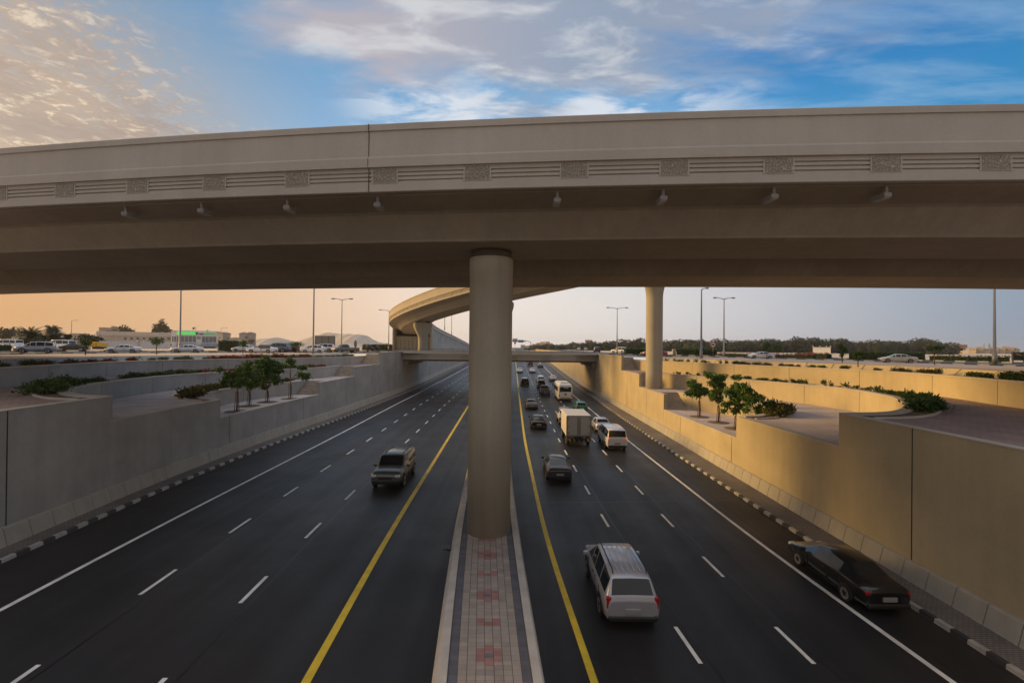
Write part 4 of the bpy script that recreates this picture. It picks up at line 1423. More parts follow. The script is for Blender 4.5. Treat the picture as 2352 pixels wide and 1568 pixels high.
    def seams(mb):
        xs = max(s[4] for s in st) + .010
        zb = st[4][1] + .10; zt = st[4][2] - .10
        ys = [st[S["side"][-1][0]][0] + .42, st[S["side"][1][0]][0] + .62, st[S["side"][1][0]][0] - .12]
        if kind == "pickup": ys = [1.1, .15]
        for y in ys: mb.box((xs - .012, y, (zb + zt) / 2), (.03, .018, zt - zb))
        mb.box((xs - .012, (ys[0] + ys[-1]) / 2, zb), (.03, ys[0] - ys[-1], .018))
    mk("door_seam", seams, M_TRIM)
    def handle(mb):
        xs = max(s[4] for s in st) + .016
        mb.rbox((xs - .004, st[4][0] + .05, st[4][2] - .16), (.04, .2, .035), .01)
    mk("door_handle", handle, M_TRIM)
    if kind in ("suv", "boxsuv"):
        def rails(mb):
            for sx in (1,):
                mb.pipe([(sx * .60, -1.95, 1.80), (sx * .60, -1.75, 1.90), (sx * .60, .2, 1.92), (sx * .60, .45, 1.84)], .022, 6)
        mk("roof_rail", rails, M_TRIM)
    if kind == "pickup":
        def bed(mb):
            mb.box((0, -1.62, .62), (1.72, 1.96, .10))
            for sx in (-1, 1): mb.rbox((sx * .86, -1.62, .80), (.10, 1.96, .58), .03)
            mb.rbox((0, -.66, .82), (1.72, .08, .6), .02)
        mk("cargo_bed", bed, P_WHITE)
        mk("tailgate", lambda mb: mb.rbox((0, -2.57, .80), (1.50, .08, .50), .02), P_WHITE)
    CACHE[kind] = res
    return res


def set_mat(o, m):
    o.material_slots[0].link = 'OBJECT'; o.material_slots[0].material = m


def make_car(kind, label, loc, rz, col, name=None, cat=None, tail=None, head=None, group=None, tilt=0.0, extras=None, roofcol=None):
    res = car_meshes(kind); S = ST[kind]
    nm = name or {"sedan": "sedan", "suv": "suv", "boxsuv": "suv", "hatch": "hatchback", "van": "van", "pickup": "pickup_truck"}[kind]
    c = cat or {"sedan": "car", "suv": "suv", "boxsuv": "suv", "hatch": "car", "van": "van", "pickup": "pickup"}[kind]
    t = thing(nm, label, c, loc, rz, group); t.rotation_euler = (tilt, 0, rz)
    for part in ("body", "rear_window", "windscreen", "side_window", "grille", "front_bumper", "rear_bumper", "number_plate"):
        if part == "side_window":
            link_mesh(part, res["side_window_r"], t); link_mesh(part, res["side_window_l"], t)
            continue
        o = link_mesh(part, res[part], t)
        if part == "body": set_mat(o, col)
    for part in ("cargo_bed", "tailgate"):
        if part in res:
            o = link_mesh(part, res[part], t); set_mat(o, col)
    if "roof_rail" in res:
        for sx in (1, -1): link_mesh("roof_rail", res["roof_rail"], t).scale = (sx, 1, 1)
    for part, m in (("door_seam", None), ("door_handle", None), ("tail_lamp", tail), ("head_lamp", head), ("mirror", col)):
        for sx in (1, -1):
            o = link_mesh(part, res[part], t); o.scale = (sx, 1, 1)
            if m: set_mat(o, m)
    wmax = max(s[4] for s in S["st"])
    for y in S["ax"]:
        for sx in (1, -1):
            w = link_mesh("wheel", res["tyre"], t, (sx * (wmax - .085), y, S["wr"])); w.rotation_euler = (0, 0, 0 if sx > 0 else PI)
            link_mesh("rim", res["rim"], w)
            a = link_mesh("wheel_arch", res["wheel_arch"], t, (0, y, 0)); a.scale = (sx, 1, 1)
    if extras: extras(t)
    return t


def rack(t):
    mb = MB()
    for x in (-.7, .7):
        mb.tube((x, -2.4, 1.1), (x, -2.4, 1.86), .03, n=6); mb.tube((x, -.7, 1.1), (x, -.7, 1.86), .03, n=6); mb.tube((x, -2.4, 1.86), (x, .8, 1.92), .03, n=6)
    for y in (-2.4, -1.8, -1.2, -.6, 0, .6): mb.tube((-.7, y, 1.88), (.7, y, 1.88), .025, n=6)
    mb.build("rack", M_CHROME, t)


def spare(t):
    mb = MB(); n = 20
    mb.loft([[(r * math.cos(2 * PI * k / n), y, 1.05 + r * math.sin(2 * PI * k / n)) for k in range(n)] for r, y in ((.36, -2.45), (.38, -2.52), (.36, -2.62), (.2, -2.64))], 0)
    mb.build("spare_wheel", M_TYRE, t)


def roof_ribs(t):
    mb = MB()
    for x in (-.4, -.2, 0, .2, .4): mb.rbox((x, -.85, 1.852), (.03, 2.1, .022), .008)
    mb.build("roof_rib", P_SILVER, t)


def on_road(u, v):
    h = 9.2
    for _ in range(12):
        p = at_h(u, v, h); h = CZ - road_z(p.x, p.y)
    return at_h(u, v, h)


def slope(x, y): return math.atan((road_z(x, y + 3) - road_z(x, y - 3)) / 6)


def going_away(kind, u, v, label, col, dx=0.0, yaw=0.0, **kw):
    S = ST[kind]; p = on_road(u, v)
    back = -S["ax"][0]
    y = p.y + back; x = p.x + dx
    return make_car(kind, label, (x, y, road_z(x, y)), yaw, col, tilt=slope(x, y), **kw)


going_away("suv", 1437, 1412, "large silver SUV with roof rails, driving away beside the yellow line, largest vehicle", P_SILVER, extras=roof_ribs)
going_away("sedan", 1992, 1380, "black car in shadow on the right shoulder beside the sunlit wall, nearest the viewer", P_BLACK, yaw=.02)
going_away("sedan", 1283, 1100, "dark grey sedan driving away between the silver SUV and the box truck", P_DGREY)
going_away("sedan", 1237, 984, "black sedan driving away beside the yellow line, left of the box truck", P_BLACK)
going_away("sedan", 1221, 939, "charcoal sedan with pale roof ahead of the black sedan near the yellow line", P_GREY)
going_away("van", 1412, 1030, "white van with lit orange brake lamps driving away along the white edge line", P_WHITE, tail=M_BRAKE)
going_away("sedan", 1384, 991, "silver sedan just ahead of the white van with lit brake lamps", P_SILVER)
going_away("pickup", 1301, 975, "white pickup with a roof rack, partly hidden ahead of the box truck", P_WHITE, extras=rack)
going_away("hatch", 1335, 946, "teal green car on the white edge line behind the white bus", P_GREEN)
going_away("pickup", 1252, 907, "brown pickup truck driving away left of the white bus", P_BROWN)
going_away("pickup", 1244, 893, "grey pickup right in front of the brown pickup", P_GREY)
going_away("suv", 1242, 880, "white SUV ahead of the two pickups, under the small bridge's shadow", P_WHITE)
going_away("sedan", 1271, 875, "pale beige sedan crossing the white edge line ahead of the bus", P_PEARL)
going_away("suv", 1205.5, 886, "black SUV near the yellow line beyond the charcoal sedan", P_BLACK)
going_away("sedan", 1193.5, 856, "white sedan in the lane beside the yellow line just beyond the small bridge", P_WHITE)
going_away("sedan", 1223, 856, "white sedan in the middle lane just beyond the small bridge", P_WHITE)
going_away("boxsuv", 1218.5, 839.5, "dark vehicle with lit red tail lamps half hidden by the small bridge's edge", P_BLACK, tail=M_TAILON)
going_away("sedan", 1242, 844, "dark sedan near the white edge line just below the small bridge's edge", P_DGREY)
# oncoming SUV
p = on_road(894, 1117)
S = ST["boxsuv"]; y = p.y + S["ax"][1]
make_car("boxsuv", "dark greenish SUV coming toward the viewer, alone on the left carriageway", (p.x, y, road_z(p.x, y)), PI, simple("champagne_car_paint", (.11, .12, .11), .3, metal=.4, coat=.6), tilt=-slope(p.x, y))


# ------------------------------------------------------------------ box truck and coach
def wheel_at(t, x, y, r, w=.28, sub=True):
    mb = MB(); n = 22
    mb.loft([[(z, rr * math.cos(2 * PI * k / n), rr * math.sin(2 * PI * k / n)) for k in range(n)] for rr, z in ((r * .6, -w / 2), (r * .95, -w / 2), (r, -w / 3), (r, w / 3), (r * .95, w / 2), (r * .6, w / 2))], 0, True, True, True)
    o = mb.build("wheel", M_TYRE, t, (x, y, r))
    mb = MB(); s = 1 if x > 0 else -1
    mb.loft([[(s * z, rr * math.cos(2 * PI * k / n), rr * math.sin(2 * PI * k / n)) for k in range(n)] for rr, z in ((r * .6, w * .3), (r * .58, w / 2 + .01), (r * .2, w / 2 - .02))], 0)
    mb.build("rim", simple("steel_rim", (.3, .3, .3), .5), o)


p = on_road(1328, 1024)
y = p.y + 1.6
t = thing("box_truck", "white box truck with tall double rear doors and a yellow black striped bumper, driving away", "truck", (p.x, y, road_z(p.x, y)))
t.rotation_euler = (slope(p.x, y), 0, 0)
Wt, Lt, zb, zt = 2.42, 4.6, .98, 3.0
mb = MB(); mb.rbox((0, .35, (zb + zt) / 2), (Wt, Lt, zt - zb), .05, 0); bx = mb.build("cargo_box", simple("truck_box_white", (.62, .58, .53), .5, var=.06), t)
mb = MB()
for sx in (-1, 1): mb.box((sx * (Wt / 2 - .05), .35 - Lt / 2 - .02, (zb + zt) / 2), (.11, .05, zt - zb - .06))
mb.box((0, .35 - Lt / 2 - .02, zt - .06), (Wt - .23, .05, .10)); mb.box((0, .35 - Lt / 2 - .02, zb + .07), (Wt - .23, .05, .12))
mb.build("door_frame", simple("grey_door_frame", (.20, .20, .20), .5), t)
for sx in (-1, 1):
    mb = MB(); mb.rbox((sx * .535, .35 - Lt / 2 - .025, (zb + zt) / 2), (1.03, .05, zt - zb - .32), .015); d = mb.build("rear_door", simple("truck_door_grey", (.50, .49, .48), .45), t)
    mb = MB(); mb.tube((sx * .10, .35 - Lt / 2 - .075, zb + .2), (sx * .10, .35 - Lt / 2 - .075, zt - .2), .025, n=6)
    for z in (zb + .35, (zb + zt) / 2, zt - .35): mb.box((sx * .98, .35 - Lt / 2 - .06, z), (.12, .04, .06))
    mb.build("lock_bar", M_TRIM, d)
mb = MB(); mb.box((0, .5, .78), (.9, 5.6, .22)); mb.build("chassis", M_TRIM, t)
mb = MB(); mb.rbox((0, .35 - Lt / 2 - .02, .68), (2.2, .14, .34), .03, 0)
for i in range(5):
    x = -.88 + i * .44; mb.add([(x - .05, .35 - Lt / 2 - .095, .55), (x + .13, .35 - Lt / 2 - .095, .55), (x + .05, .35 - Lt / 2 - .095, .82), (x - .13, .35 - Lt / 2 - .095, .82)], [(0, 1, 2, 3)], 1)
mb.build("rear_bumper", [M_TRIM, simple("hazard_yellow", (.62, .38, .02), .5)], t)
for sx in (-1, 1):
    mb = MB(); mb.rbox((sx * 1.0, .35 - Lt / 2 - .04, .92), (.22, .08, .1), .02); mb.build("tail_lamp", M_TAIL, t)
    wheel_at(t, sx * .98, -1.1, .42); wheel_at(t, sx * .98, 2.75, .42)
    mb = MB(); mb.rbox((sx * 1.22, 3.55, 1.75), (.2, .1, .38), .03); mb.build("mirror", M_TRIM, t)
mb = MB(); mb.loft([[(x * w, yy, z) for x, z in ((-1, .55), (1, .55), (1, 1.45), (.9, 2.3), (-.9, 2.3), (-1, 1.45))] for yy, w in ((2.72, .98), (3.6, .98), (3.95, .95))], 0); cb = mb.build("cab", P_WHITE, t)
mb = MB(); mb.box((0, 3.97, 1.85), (1.7, .02, .62)); mb.build("windscreen", M_GLASS, cb)

p = on_road(1295.5, 919)
y = p.y + 2.2
t = thing("coach", "white coach with a wide dark rear window and roof units, driving away", "bus", (p.x, y, road_z(p.x, y)))
t.rotation_euler = (slope(p.x, y), 0, 0)
Lc, Wc, Hc = 8.6, 2.45, 3.05
mb = MB(); rings = []
for yy, s, zt in ((-Lc / 2, .93, Hc - .28), (-Lc / 2 + .12, .985, Hc - .12), (-Lc / 2 + .6, 1, Hc), (Lc / 2 - .8, 1, Hc), (Lc / 2 - .15, .98, Hc - .2), (Lc / 2, .92, Hc - .5)):
    w = Wc / 2 * s
    rings.append([(-w * .95, yy, .42), (w * .95, yy, .42), (w, yy, .6), (w, yy, 1.6), (w * .97, yy, zt - .28), (w * .80, yy, zt), (-w * .80, yy, zt), (-w * .97, yy, zt - .28), (-w, yy, 1.6), (-w, yy, .6)])
mb.loft(rings, 0); bd = mb.build("body", simple("coach_white", (.74, .74, .75), .35, coat=.3), t)
mb = MB(); mb.rbox((0, -Lc / 2 - .0, 2.12), (1.95, .08, .85), .04); rw = mb.build("rear_window", M_GLASS, t)
mb = MB(); mb.box((-.08, -Lc / 2 - .045, 2.40), (.36, .012, .12)); mb.box((.32, -Lc / 2 - .045, 2.36), (.3, .012, .14)); mb.build("painted_window_reflection", simple("pale_painted_reflection", (.45, .55, .55), .4), rw)  # pale patches painted on the glass in place of sky reflections
for sx in (-1, 1):
    mb = MB(); mb.rbox((sx * (Wc / 2 - .0), .3, 2.05), (.05, Lc - 1.6, .8), .02); mb.build("side_window", M_GLASS, t)
    mb = MB(); mb.rbox((sx * 1.06, -Lc / 2 + .02, 1.05), (.17, .1, .42), .03); mb.build("tail_lamp", M_TAIL, t)
    wheel_at(t, sx * 1.02, -2.2, .45); wheel_at(t, sx * 1.02, 2.7, .45)
    mb = MB(); mb.rbox((sx * 1.42, Lc / 2 - .2, 2.2), (.18, .14, .5), .03); mb.build("mirror", M_TRIM, t)
mb = MB()
for x in (-.55, .0, .55): mb.rbox((x, -1.4, Hc + .10), (.42, 2.6, .24), .05)
mb.build("roof_unit", simple("coach_white", (.74, .74, .75), .35), t)
mb = MB(); mb.box((0, -Lc / 2 - .02, 1.28), (.34, .05, .3)); mb.build("number_plate", simple("dark_plate", (.10, .11, .12), .5), t)
mb = MB()
for i in range(5): mb.box((0, -Lc / 2 - .01, .60 + i * .055), (1.85, .05, .02))
mb.build("engine_grille", simple("yellowed_grille", (.45, .38, .22), .5), t)
mb = MB(); mb.rbox((0, -Lc / 2 + .02, .44), (2.35, .2, .22), .05); mb.build("rear_bumper", M_TRIM, t)

# ------------------------------------------------------------------ street traffic on the ring
def on_street(kind, u, v, label, col, rz=None, h=None, sc=.92, **kw):
    hh = h or G
    p = at_h(u, v, hh)
    if rz is None:
        rz = math.atan2(p.x - CX, -(p.y - CY)) - PI / 2
        rz = math.atan2((p.x - CX), -(p.y - CY)) + 0.0
        d = Vector((-(p.y - CY), p.x - CX)); rz = math.atan2(d.y, d.x) - PI / 2
    t = make_car(kind, label, (p.x, p.y + .5, Z(G) + .01), rz, col, **kw)
    t.scale = (sc, sc, sc)
    return t


on_street("suv", 74, 810.8, "silver SUV on the left street, nearest the frame's left edge", P_SILVER, rz=PI * .5 + .62, sc=.80)
on_street("sedan", 160, 806.3, "black sedan on the left street behind the small round tree", P_BLACK, rz=PI * .5 + .5, sc=.86)
on_street("van", 133, 803, "white van on the left street partly hidden behind the silver SUV and the black sedan", P_WHITE, rz=PI * .5)
on_street("van", 12, 801, "white van at the far left edge of the picture behind a clipped hedge", P_WHITE, rz=PI * .5)
on_street("sedan", 276, 810.6, "white sedan on the left street in front of the pale site fence", P_WHITE, rz=PI * .5 + .5, sc=.82, head=M_HEADON)
on_street("sedan", 425, 810, "white sedan passing in front of the building with the green sign", P_WHITE, rz=PI * .5 + .42, sc=.86, head=M_HEADON)
on_street("sedan", 560, 808.5, "white sedan with amber front lamps behind the small tree, ahead of the silver grey SUV", P_WHITE, rz=PI * .5 + .08, head=M_HEADON)
on_street("sedan", 598, 811.3, "white sedan overlapping the silver grey SUV on the left street", P_WHITE, rz=PI * .5 + .06, head=M_HEADON)
on_street("suv", 633, 809.8, "blue grey SUV on the left street behind a white sedan", P_BLUEG, rz=PI * .5 + .05)
on_street("suv", 653, 809.2, "dark maroon SUV close behind the blue grey one on the left street", P_MAROON, rz=PI * .5 + .05)
on_street("hatch", 716, 811.0, "white hatchback just beside the tall lamp post left of the billboard", P_WHITE, rz=PI * .5 + .25)
on_street("suv", 739, 808.8, "white SUV behind the white hatchback, below the billboard", P_WHITE, rz=PI * .5 + .25)
on_street("pickup", 791, 810.3, "grey pickup with a lit front lamp turning below the double lamp post on the left", P_GREY, rz=PI * .5 + .75, head=M_HEADON)
on_street("boxsuv", 855, 806.3, "black boxy off roader seen from behind left of the ramp abutment", P_BLACK, rz=-.12, extras=spare)
on_street("suv", 1330, 804.3, "white SUV farthest right of the small bridge, beside a silver SUV", P_WHITE, rz=-.15)
on_street("suv", 1345.5, 804.9, "silver SUV between a white SUV and a black SUV right of the small bridge", P_SILVER, rz=-.15)
on_street("suv", 1371.5, 810, "black SUV with red tail lamps at the right end of the small bridge", P_BLACK, rz=-.10)
on_street("suv", 1424, 812.4, "white SUV turning at the right end of the small bridge, below the double lamp post", P_WHITE, rz=.75)
on_street("sedan", 1504, 819, "red sedan passing behind the slender flared pier", P_RED, rz=PI * .5 + .05, head=M_HEADON, tail=M_TAILON)
on_street("sedan", 1752, 824.3, "white sedan on the right street passing two small trees", P_WHITE, rz=PI * .5 - .25, sc=.76)
on_street("sedan", 2070, 834, "pearl white sedan on the right street in front of the clipped hedge", P_PEARL, rz=PI * .5 - .45, sc=.74)
# ------------------------------------------------------------------ trees on the terraces
def broad_tree(label, base, H, crown, seed, group, stakes=2, lean=(0, 0), sparse=1.0):
    """small umbrella tree: thin trunk, spreading limbs, drooping leaf clusters. crown: list of (dx, dy, dz, r)"""
    rg = random.Random(seed)
    t = thing("small_tree", label, "tree", base, 0, group)
    zc = min(c[2] - c[3] * .3 for c in crown)
    fork = Vector((lean[0], lean[1], zc * .92))
    mb = MB()
    mb.pipe([(0, 0, -.05), (lean[0] * .3 + .03, lean[1] * .3, fork.z * .5), fork], [.075, .058, .05], 8)
    for c in crown:
        tip = Vector((c[0], c[1], c[2]))
        m = fork.lerp(tip, .5) + Vector((rg.uniform(-.1, .1), rg.uniform(-.1, .1), -.08))
        mb.pipe([fork - Vector((0, 0, .12)), m, tip], [.035, .024, .012], 5)
    mb.build("trunk", M_BARK, t)
    if stakes:
        for k in range(stakes):
            a = k * PI + .4
            mb = MB(); mb.tube((math.cos(a) * .20, math.sin(a) * .1, 0), (math.cos(a) * .09 + lean[0] * .3, math.sin(a) * .05, zc * .72), .03, .028, 6); mb.build("support_stake", M_BARK, t)
    mb = MB()
    for c in crown:
        ncl = max(5, int(c[3] * c[3] * 80 * sparse))
        for _ in range(ncl):
            d = Vector((rg.gauss(0, 1), rg.gauss(0, 1), rg.gauss(0, .75))); d = d / max(d.length, .01) * (rg.random() ** .45)
            cc = Vector((c[0] + d.x * c[3], c[1] + d.y * c[3], c[2] + d.z * c[3] * .85))
            nl = rg.randint(10, 17)
            pts = np.array(cc) + RNG.normal(scale=(.11, .11, .06), size=(nl, 3))
            mb.leaves(pts, .31, 0, droop=.75, aspect=.42)
    mb.build("crown", M_LEAF, t)
    mb = MB(); mb.lathe((base[0], base[1], base[2]), [(.95, .004), (.90, .03), (0.01, .035)], 24, cap=False)
    o = mb.build("tree_pit", M_SOIL); struct(o)
    return t


gL = "young trees on the left lower terrace"; gR = "young trees on the right lower terrace"
def crown_from(base, Y, items):
    """crown clumps from photograph positions: (u, v, radius in photo px, depth shift)"""
    out = []
    for (u, v, rp, dy) in items:
        p = at_y(u, v, Y + dy) - Vector(base)
        out.append((p.x, p.y, p.z, rp * (Y + dy) / FPX))
    return out


b0 = at_h(543.7, 944.7, 5.80)
broad_tree("young tree nearest the stepped left wall, leftmost of the four on the lower terrace", b0, 3.8,
           crown_from(b0, b0.y, [(526, 862, 12, 0), (548, 858, 12, .5), (515, 874, 9, -.4), (560, 872, 11, 0), (538, 878, 12, -.5), (506, 846, 6, .3), (552, 846, 8, 0)]), 11, gL)
b0 = at_h(572, 932, 5.80)
broad_tree("dense young tree with three stems, second from the left on the left lower terrace", b0, 4.3,
           crown_from(b0, b0.y, [(570, 858, 13, 0), (586, 868, 13, -.4), (562, 874, 11, .3), (578, 882, 11, 0), (571, 834, 9, 0), (592, 850, 9, .5), (566, 846, 8, -.3)]), 12, gL)
b0 = at_h(613.7, 923, 5.80)
broad_tree("tallest and fullest young tree on the left lower terrace", b0, 4.65,
           crown_from(b0, b0.y, [(612, 826, 13, 0), (628, 836, 14, .4), (598, 840, 13, -.4), (616, 848, 15, 0), (640, 848, 11, 0), (604, 862, 12, .3), (628, 866, 11, -.3), (590, 830, 8, 0), (640, 874, 8, .3), (602, 884, 8, 0), (650, 838, 7, .2)]), 13, gL)
b0 = at_h(666.7, 915.6, 5.80)
broad_tree("sparse young tree with bare branches, rightmost on the left lower terrace beside the steps", b0, 4.5,
           crown_from(b0, b0.y, [(667, 830, 7, 0), (666, 824, 5, 0), (695, 842, 7, .2), (690, 858, 6, 0), (704, 860, 7, -.2), (698, 866, 5, .2)]), 14, gL, sparse=1.7)
b0 = at_h(1606, 957, 6.74)
broad_tree("young tree in front of the slender pier's terrace, leftmost of the four on the right", b0, 3.8,
           crown_from(b0, b0.y, [(1592, 884, 12, 0), (1606, 890, 13, .4), (1584, 900, 10, 0), (1618, 896, 10, -.3), (1600, 902, 11, 0), (1590, 874, 8, 0)]), 21, gR)
b0 = at_h(1650, 970, 6.74)
broad_tree("tall young tree with a high tuft, second from the left on the right lower terrace", b0, 4.9,
           crown_from(b0, b0.y, [(1648, 868, 11, 0), (1654, 880, 12, .3), (1636, 882, 9, 0), (1645, 896, 12, 0), (1658, 864, 9, 0), (1630, 862, 10, -.3), (1626, 856, 7, 0), (1652, 912, 9, .3), (1636, 906, 9, 0)]), 22, gR)
b0 = at_h(1690, 984, 6.74)
broad_tree("dense dark young tree right behind the corner of the stepped right wall", b0, 4.75,
           crown_from(b0, b0.y, [(1690, 890, 14, 0), (1676, 900, 13, .3), (1700, 904, 14, -.3), (1688, 916, 13, 0), (1668, 926, 10, 0), (1700, 926, 11, .3), (1694, 864, 9, 0), (1690, 940, 9, 0), (1664, 940, 7, 0)]), 23, gR)
b0 = Vector((19.7, 36.6, Z(6.74)))
broad_tree("wide leaning young tree, rightmost on the right lower terrace, its trunk behind the wall", b0, 4.1,
           crown_from(b0, b0.y, [(1712, 892, 12, 0), (1726, 904, 13, .3), (1742, 914, 12, 0), (1756, 926, 10, -.3), (1718, 918, 12, 0), (1738, 934, 9, 0), (1768, 936, 8, 0), (1710, 940, 8, 0), (1744, 944, 6, 0), (1704, 882, 8, .2)]), 24, gR, lean=(.3, -.1))

# ------------------------------------------------------------------ shrubs in the planters
def bush_mesh(name, r, h, n, leaf, seed, mat, flowers=0, spiky=0.0):
    rg = np.random.default_rng(seed)
    mb = MB()
    k = max(4, int(n / 26)); cs = []
    for i in range(k):
        a = rg.uniform(0, 2 * PI); q = r * math.sqrt(rg.uniform(0, 1)) * .85
        cs.append((math.cos(a) * q, math.sin(a) * q, h * rg.uniform(.25, .85) * (1 - .45 * q / r)))
    pts = []
    for c in cs: pts.append(np.array(c) + rg.normal(scale=(r * .22, r * .22, h * .16), size=(n // k, 3)))
    pts = np.concatenate(pts); pts[:, 2] = np.clip(pts[:, 2], .02, None)
    mb.leaves(pts, leaf, 0, droop=-.35 - spiky, aspect=.45)
    o = mb.build(name, mat); me = o.data; bpy.data.objects.remove(o)
    fl = None
    if flowers:
        mb = MB()
        pp = []
        for c in cs[:max(2, k // 2)]: pp.append(np.array(c) + np.array((0, 0, h * .14)) + rg.normal(scale=(r * .2, r * .2, h * .12), size=(flowers // max(2, k // 2), 3)))
        mb.leaves(np.concatenate(pp), leaf * .75, 0, droop=-.4, aspect=.9)
        o = mb.build(name + "_flowers", M_FLOWER); fl = o.data; bpy.data.objects.remove(o)
    return me, fl


BUSH = {}
for i in range(3):
    BUSH["green", i] = bush_mesh("shrub", .62, .55, 420, .20, 40 + i, M_SHRUB)
    BUSH["olive", i] = bush_mesh("shrub", .60, .55, 460, .17, 50 + i, M_OLIVE, spiky=.4)
    BUSH["dark", i] = bush_mesh("shrub", .70, .62, 520, .20, 60 + i, M_HEDGE)
    BUSH["bloom", i] = bush_mesh("flowering_shrub", .62, .50, 320, .18, 70 + i, M_SHRUB, flowers=150)
    BUSH["sprig", i] = bush_mesh("shrub", .35, .40, 70, .18, 80 + i, M_SHRUB, spiky=.5)


def shrub(kind, p, s, rz, label, group, sz=1.0):
    me, fl = BUSH[kind, random.randrange(3)]
    o = link_mesh("flowering_shrub" if kind == "bloom" else "shrub", me, None, p)
    o.rotation_euler = (0, 0, rz); o.scale = (s, s, s * sz)
    tag(o, label, "shrub", group)
    if fl: link_mesh("flowers", fl, o)
    return o


KINDW = {"green": "green", "olive": "olive brown", "dark": "dark green", "bloom": "red flowering", "sprig": "thin sprouting"}


def plant_along(path, off, z, spec, where, step=.95):
    """spec: list of (fraction from, to, kind, size, density)"""
    at, acc = arc_walk([(p[0], p[1]) for p in path])
    for (f0, f1, kind, size, dens) in spec:
        n = max(1, int((f1 - f0) * acc[-1] / step * dens))
        for i in range(n):
            d = (f0 + (f1 - f0) * (i + random.uniform(.1, .9)) / n) * acc[-1]
            p, t = at(min(d, acc[-1] - .05)); o = off + random.uniform(-.25, .25)
            shrub(kind, (p[0] + t[1] * o, p[1] - t[0] * o, z), size * random.uniform(.8, 1.2), random.uniform(0, 6.28),
                  "%s shrub in the planting strip %s" % (KINDW[kind], where), "%s shrubs %s" % (KINDW[kind], where), sz=random.uniform(.85, 1.15))


# left side
plant_along(LS.W2, -1.0, Z(3.05), [(.10, .22, "dark", 1.15, 1.5), (.22, .30, "dark", .8, 1.0), (.36, .55, "green", .85, 1.5), (.55, .70, "bloom", .75, 1.2), (.74, .82, "green", .8, 1.2), (.84, .92, "bloom", .85, 1.3)], "along the left middle terrace wall")
plant_along(LS.W3, -.9, Z(4.38), [(.12, .30, "olive", 1.3, 1.7), (.30, .60, "olive", 1.0, 1.6), (.60, .86, "olive", .9, 1.4)], "above the left tree terrace")
plant_along(LS.W1, -1.6, Z(1.85), [(.30, .52, "sprig", 1.1, .7), (.40, .60, "green", .7, .5), (.55, .66, "bloom", .7, .9), (.66, .72, "green", .8, .8), (.72, .86, "bloom", 1.0, 1.0), (.86, .97, "green", .75, .8)], "below the left street edge wall")
# right side
plant_along(RS.W2, 1.0, Z(3.35), [(.12, .24, "dark", .95, 2.0), (.24, .36, "green", .8, 1.1), (.36, .62, "sprig", 1.1, .9), (.55, .72, "green", .65, .9), (.74, .92, "sprig", .9, .8)], "along the right middle terrace wall")
plant_along(RS.W3, .9, Z(5.08), [(.10, .26, "olive", 1.35, 2.0), (.30, .40, "olive", .7, .7), (.82, .92, "sprig", 1, 1.5)], "above the right tree terrace")
plant_along(RS.W1, 1.6, Z(1.85), [(.28, .45, "sprig", 1.0, .7), (.44, .56, "green", .85, 1.3), (.58, .64, "olive", .7, 1), (.66, .80, "green", .7, .6), (.80, .96, "sprig", 1.0, .9), (.70, .78, "bloom", .6, .6)], "below the right street edge wall")

# ------------------------------------------------------------------ small street trees
def street_tree(u, v, ctop, cw, label, seed, mat=None, name="street_tree", group=None, Y=None, parts=None, leaf=.24):
    """base at photo (u, v) on the street level; crown top at photo height ctop, crown width cw photo px"""
    p = at_h(u, v, G) if Y is None else Vector((at_y(u, v, Y).x, Y, Z(G)))
    Yd = p.y; k = Yd / FPX
    H = (at_y(u, ctop, Yd).z - p.z); R = cw * k / 2
    rg = random.Random(seed)
    t = thing(name, label, "tree", p, 0, group)
    mb = MB(); mb.pipe([(0, 0, -.05), (rg.uniform(-.05, .05), 0, H * .35), (0, 0, H * .62)], [.045 + H * .012, .04 + H * .008, .03], 7)
    for _ in range(5):
        a = rg.uniform(0, 6.28); mb.pipe([(0, 0, H * .5), (math.cos(a) * R * .5, math.sin(a) * R * .5, H * .75)], [.03, .012], 5)
    mb.build("trunk", M_BARK, t)
    mb = MB()
    cr = parts or [(0, 0, .74, 1.0, .26)]
    for (dx, dy, fz, rr, fh) in cr:
        n = int(420 * rr)
        d = RNG.normal(size=(n, 3)); d /= np.linalg.norm(d, axis=1, keepdims=True); d *= RNG.uniform(.35, 1.0, (n, 1)) * (1 + .18 * np.sin(d[:, :1] * 5 + seed))
        pts = np.array((dx * R, dy * R, fz * H)) + d * np.array((R * rr, R * rr, H * fh))
        mb.leaves(pts, leaf * max(.7, min(R, 2.5) / 1.2), 0, droop=.2, aspect=.55)
    mb.build("crown", mat or M_LEAF, t)
    return t


gS = "small round street trees along the ring street"
street_tree(360, 815, 772, 33, "small round street tree in front of the long beige building", 1, M_HEDGE)
street_tree(196, 816, 777, 26, "small round dark street tree between the black sedan and the yellow cabin", 2, M_HEDGE)
street_tree(558, 812.7, 780, 19, "small street tree left of the white sedans, near the beige houses", 3, M_HEDGE)
street_tree(680, 810.7, 783, 32, "wide low street tree left of the tall lamp post, in front of the sand heap", 4, M_HEDGE)
street_tree(1761.5, 825.4, 784, 16, "thin dark street tree above the white sedan on the right", 5, M_HEDGE)
street_tree(1784, 825, 789, 30, "wide green street tree just right of the thin one", 6, M_HEDGE)
street_tree(1934.5, 833.5, 789, 24, "street tree with an uneven split crown beside the clipped hedge", 7, M_HEDGE, parts=[(-.3, 0, .82, .6, .18), (.5, .1, .66, .65, .18), (-.1, 0, .45, .35, .2)])
street_tree(1971, 841, 806, 18, "smallest street tree in front of the clipped hedge on the right", 8, M_HEDGE)
street_tree(2146.5, 838.5, 791, 36, "flat topped street tree between the two clipped hedges", 9, M_HEDGE, parts=[(-.45, 0, .80, .6, .15), (.45, 0, .84, .6, .15)])

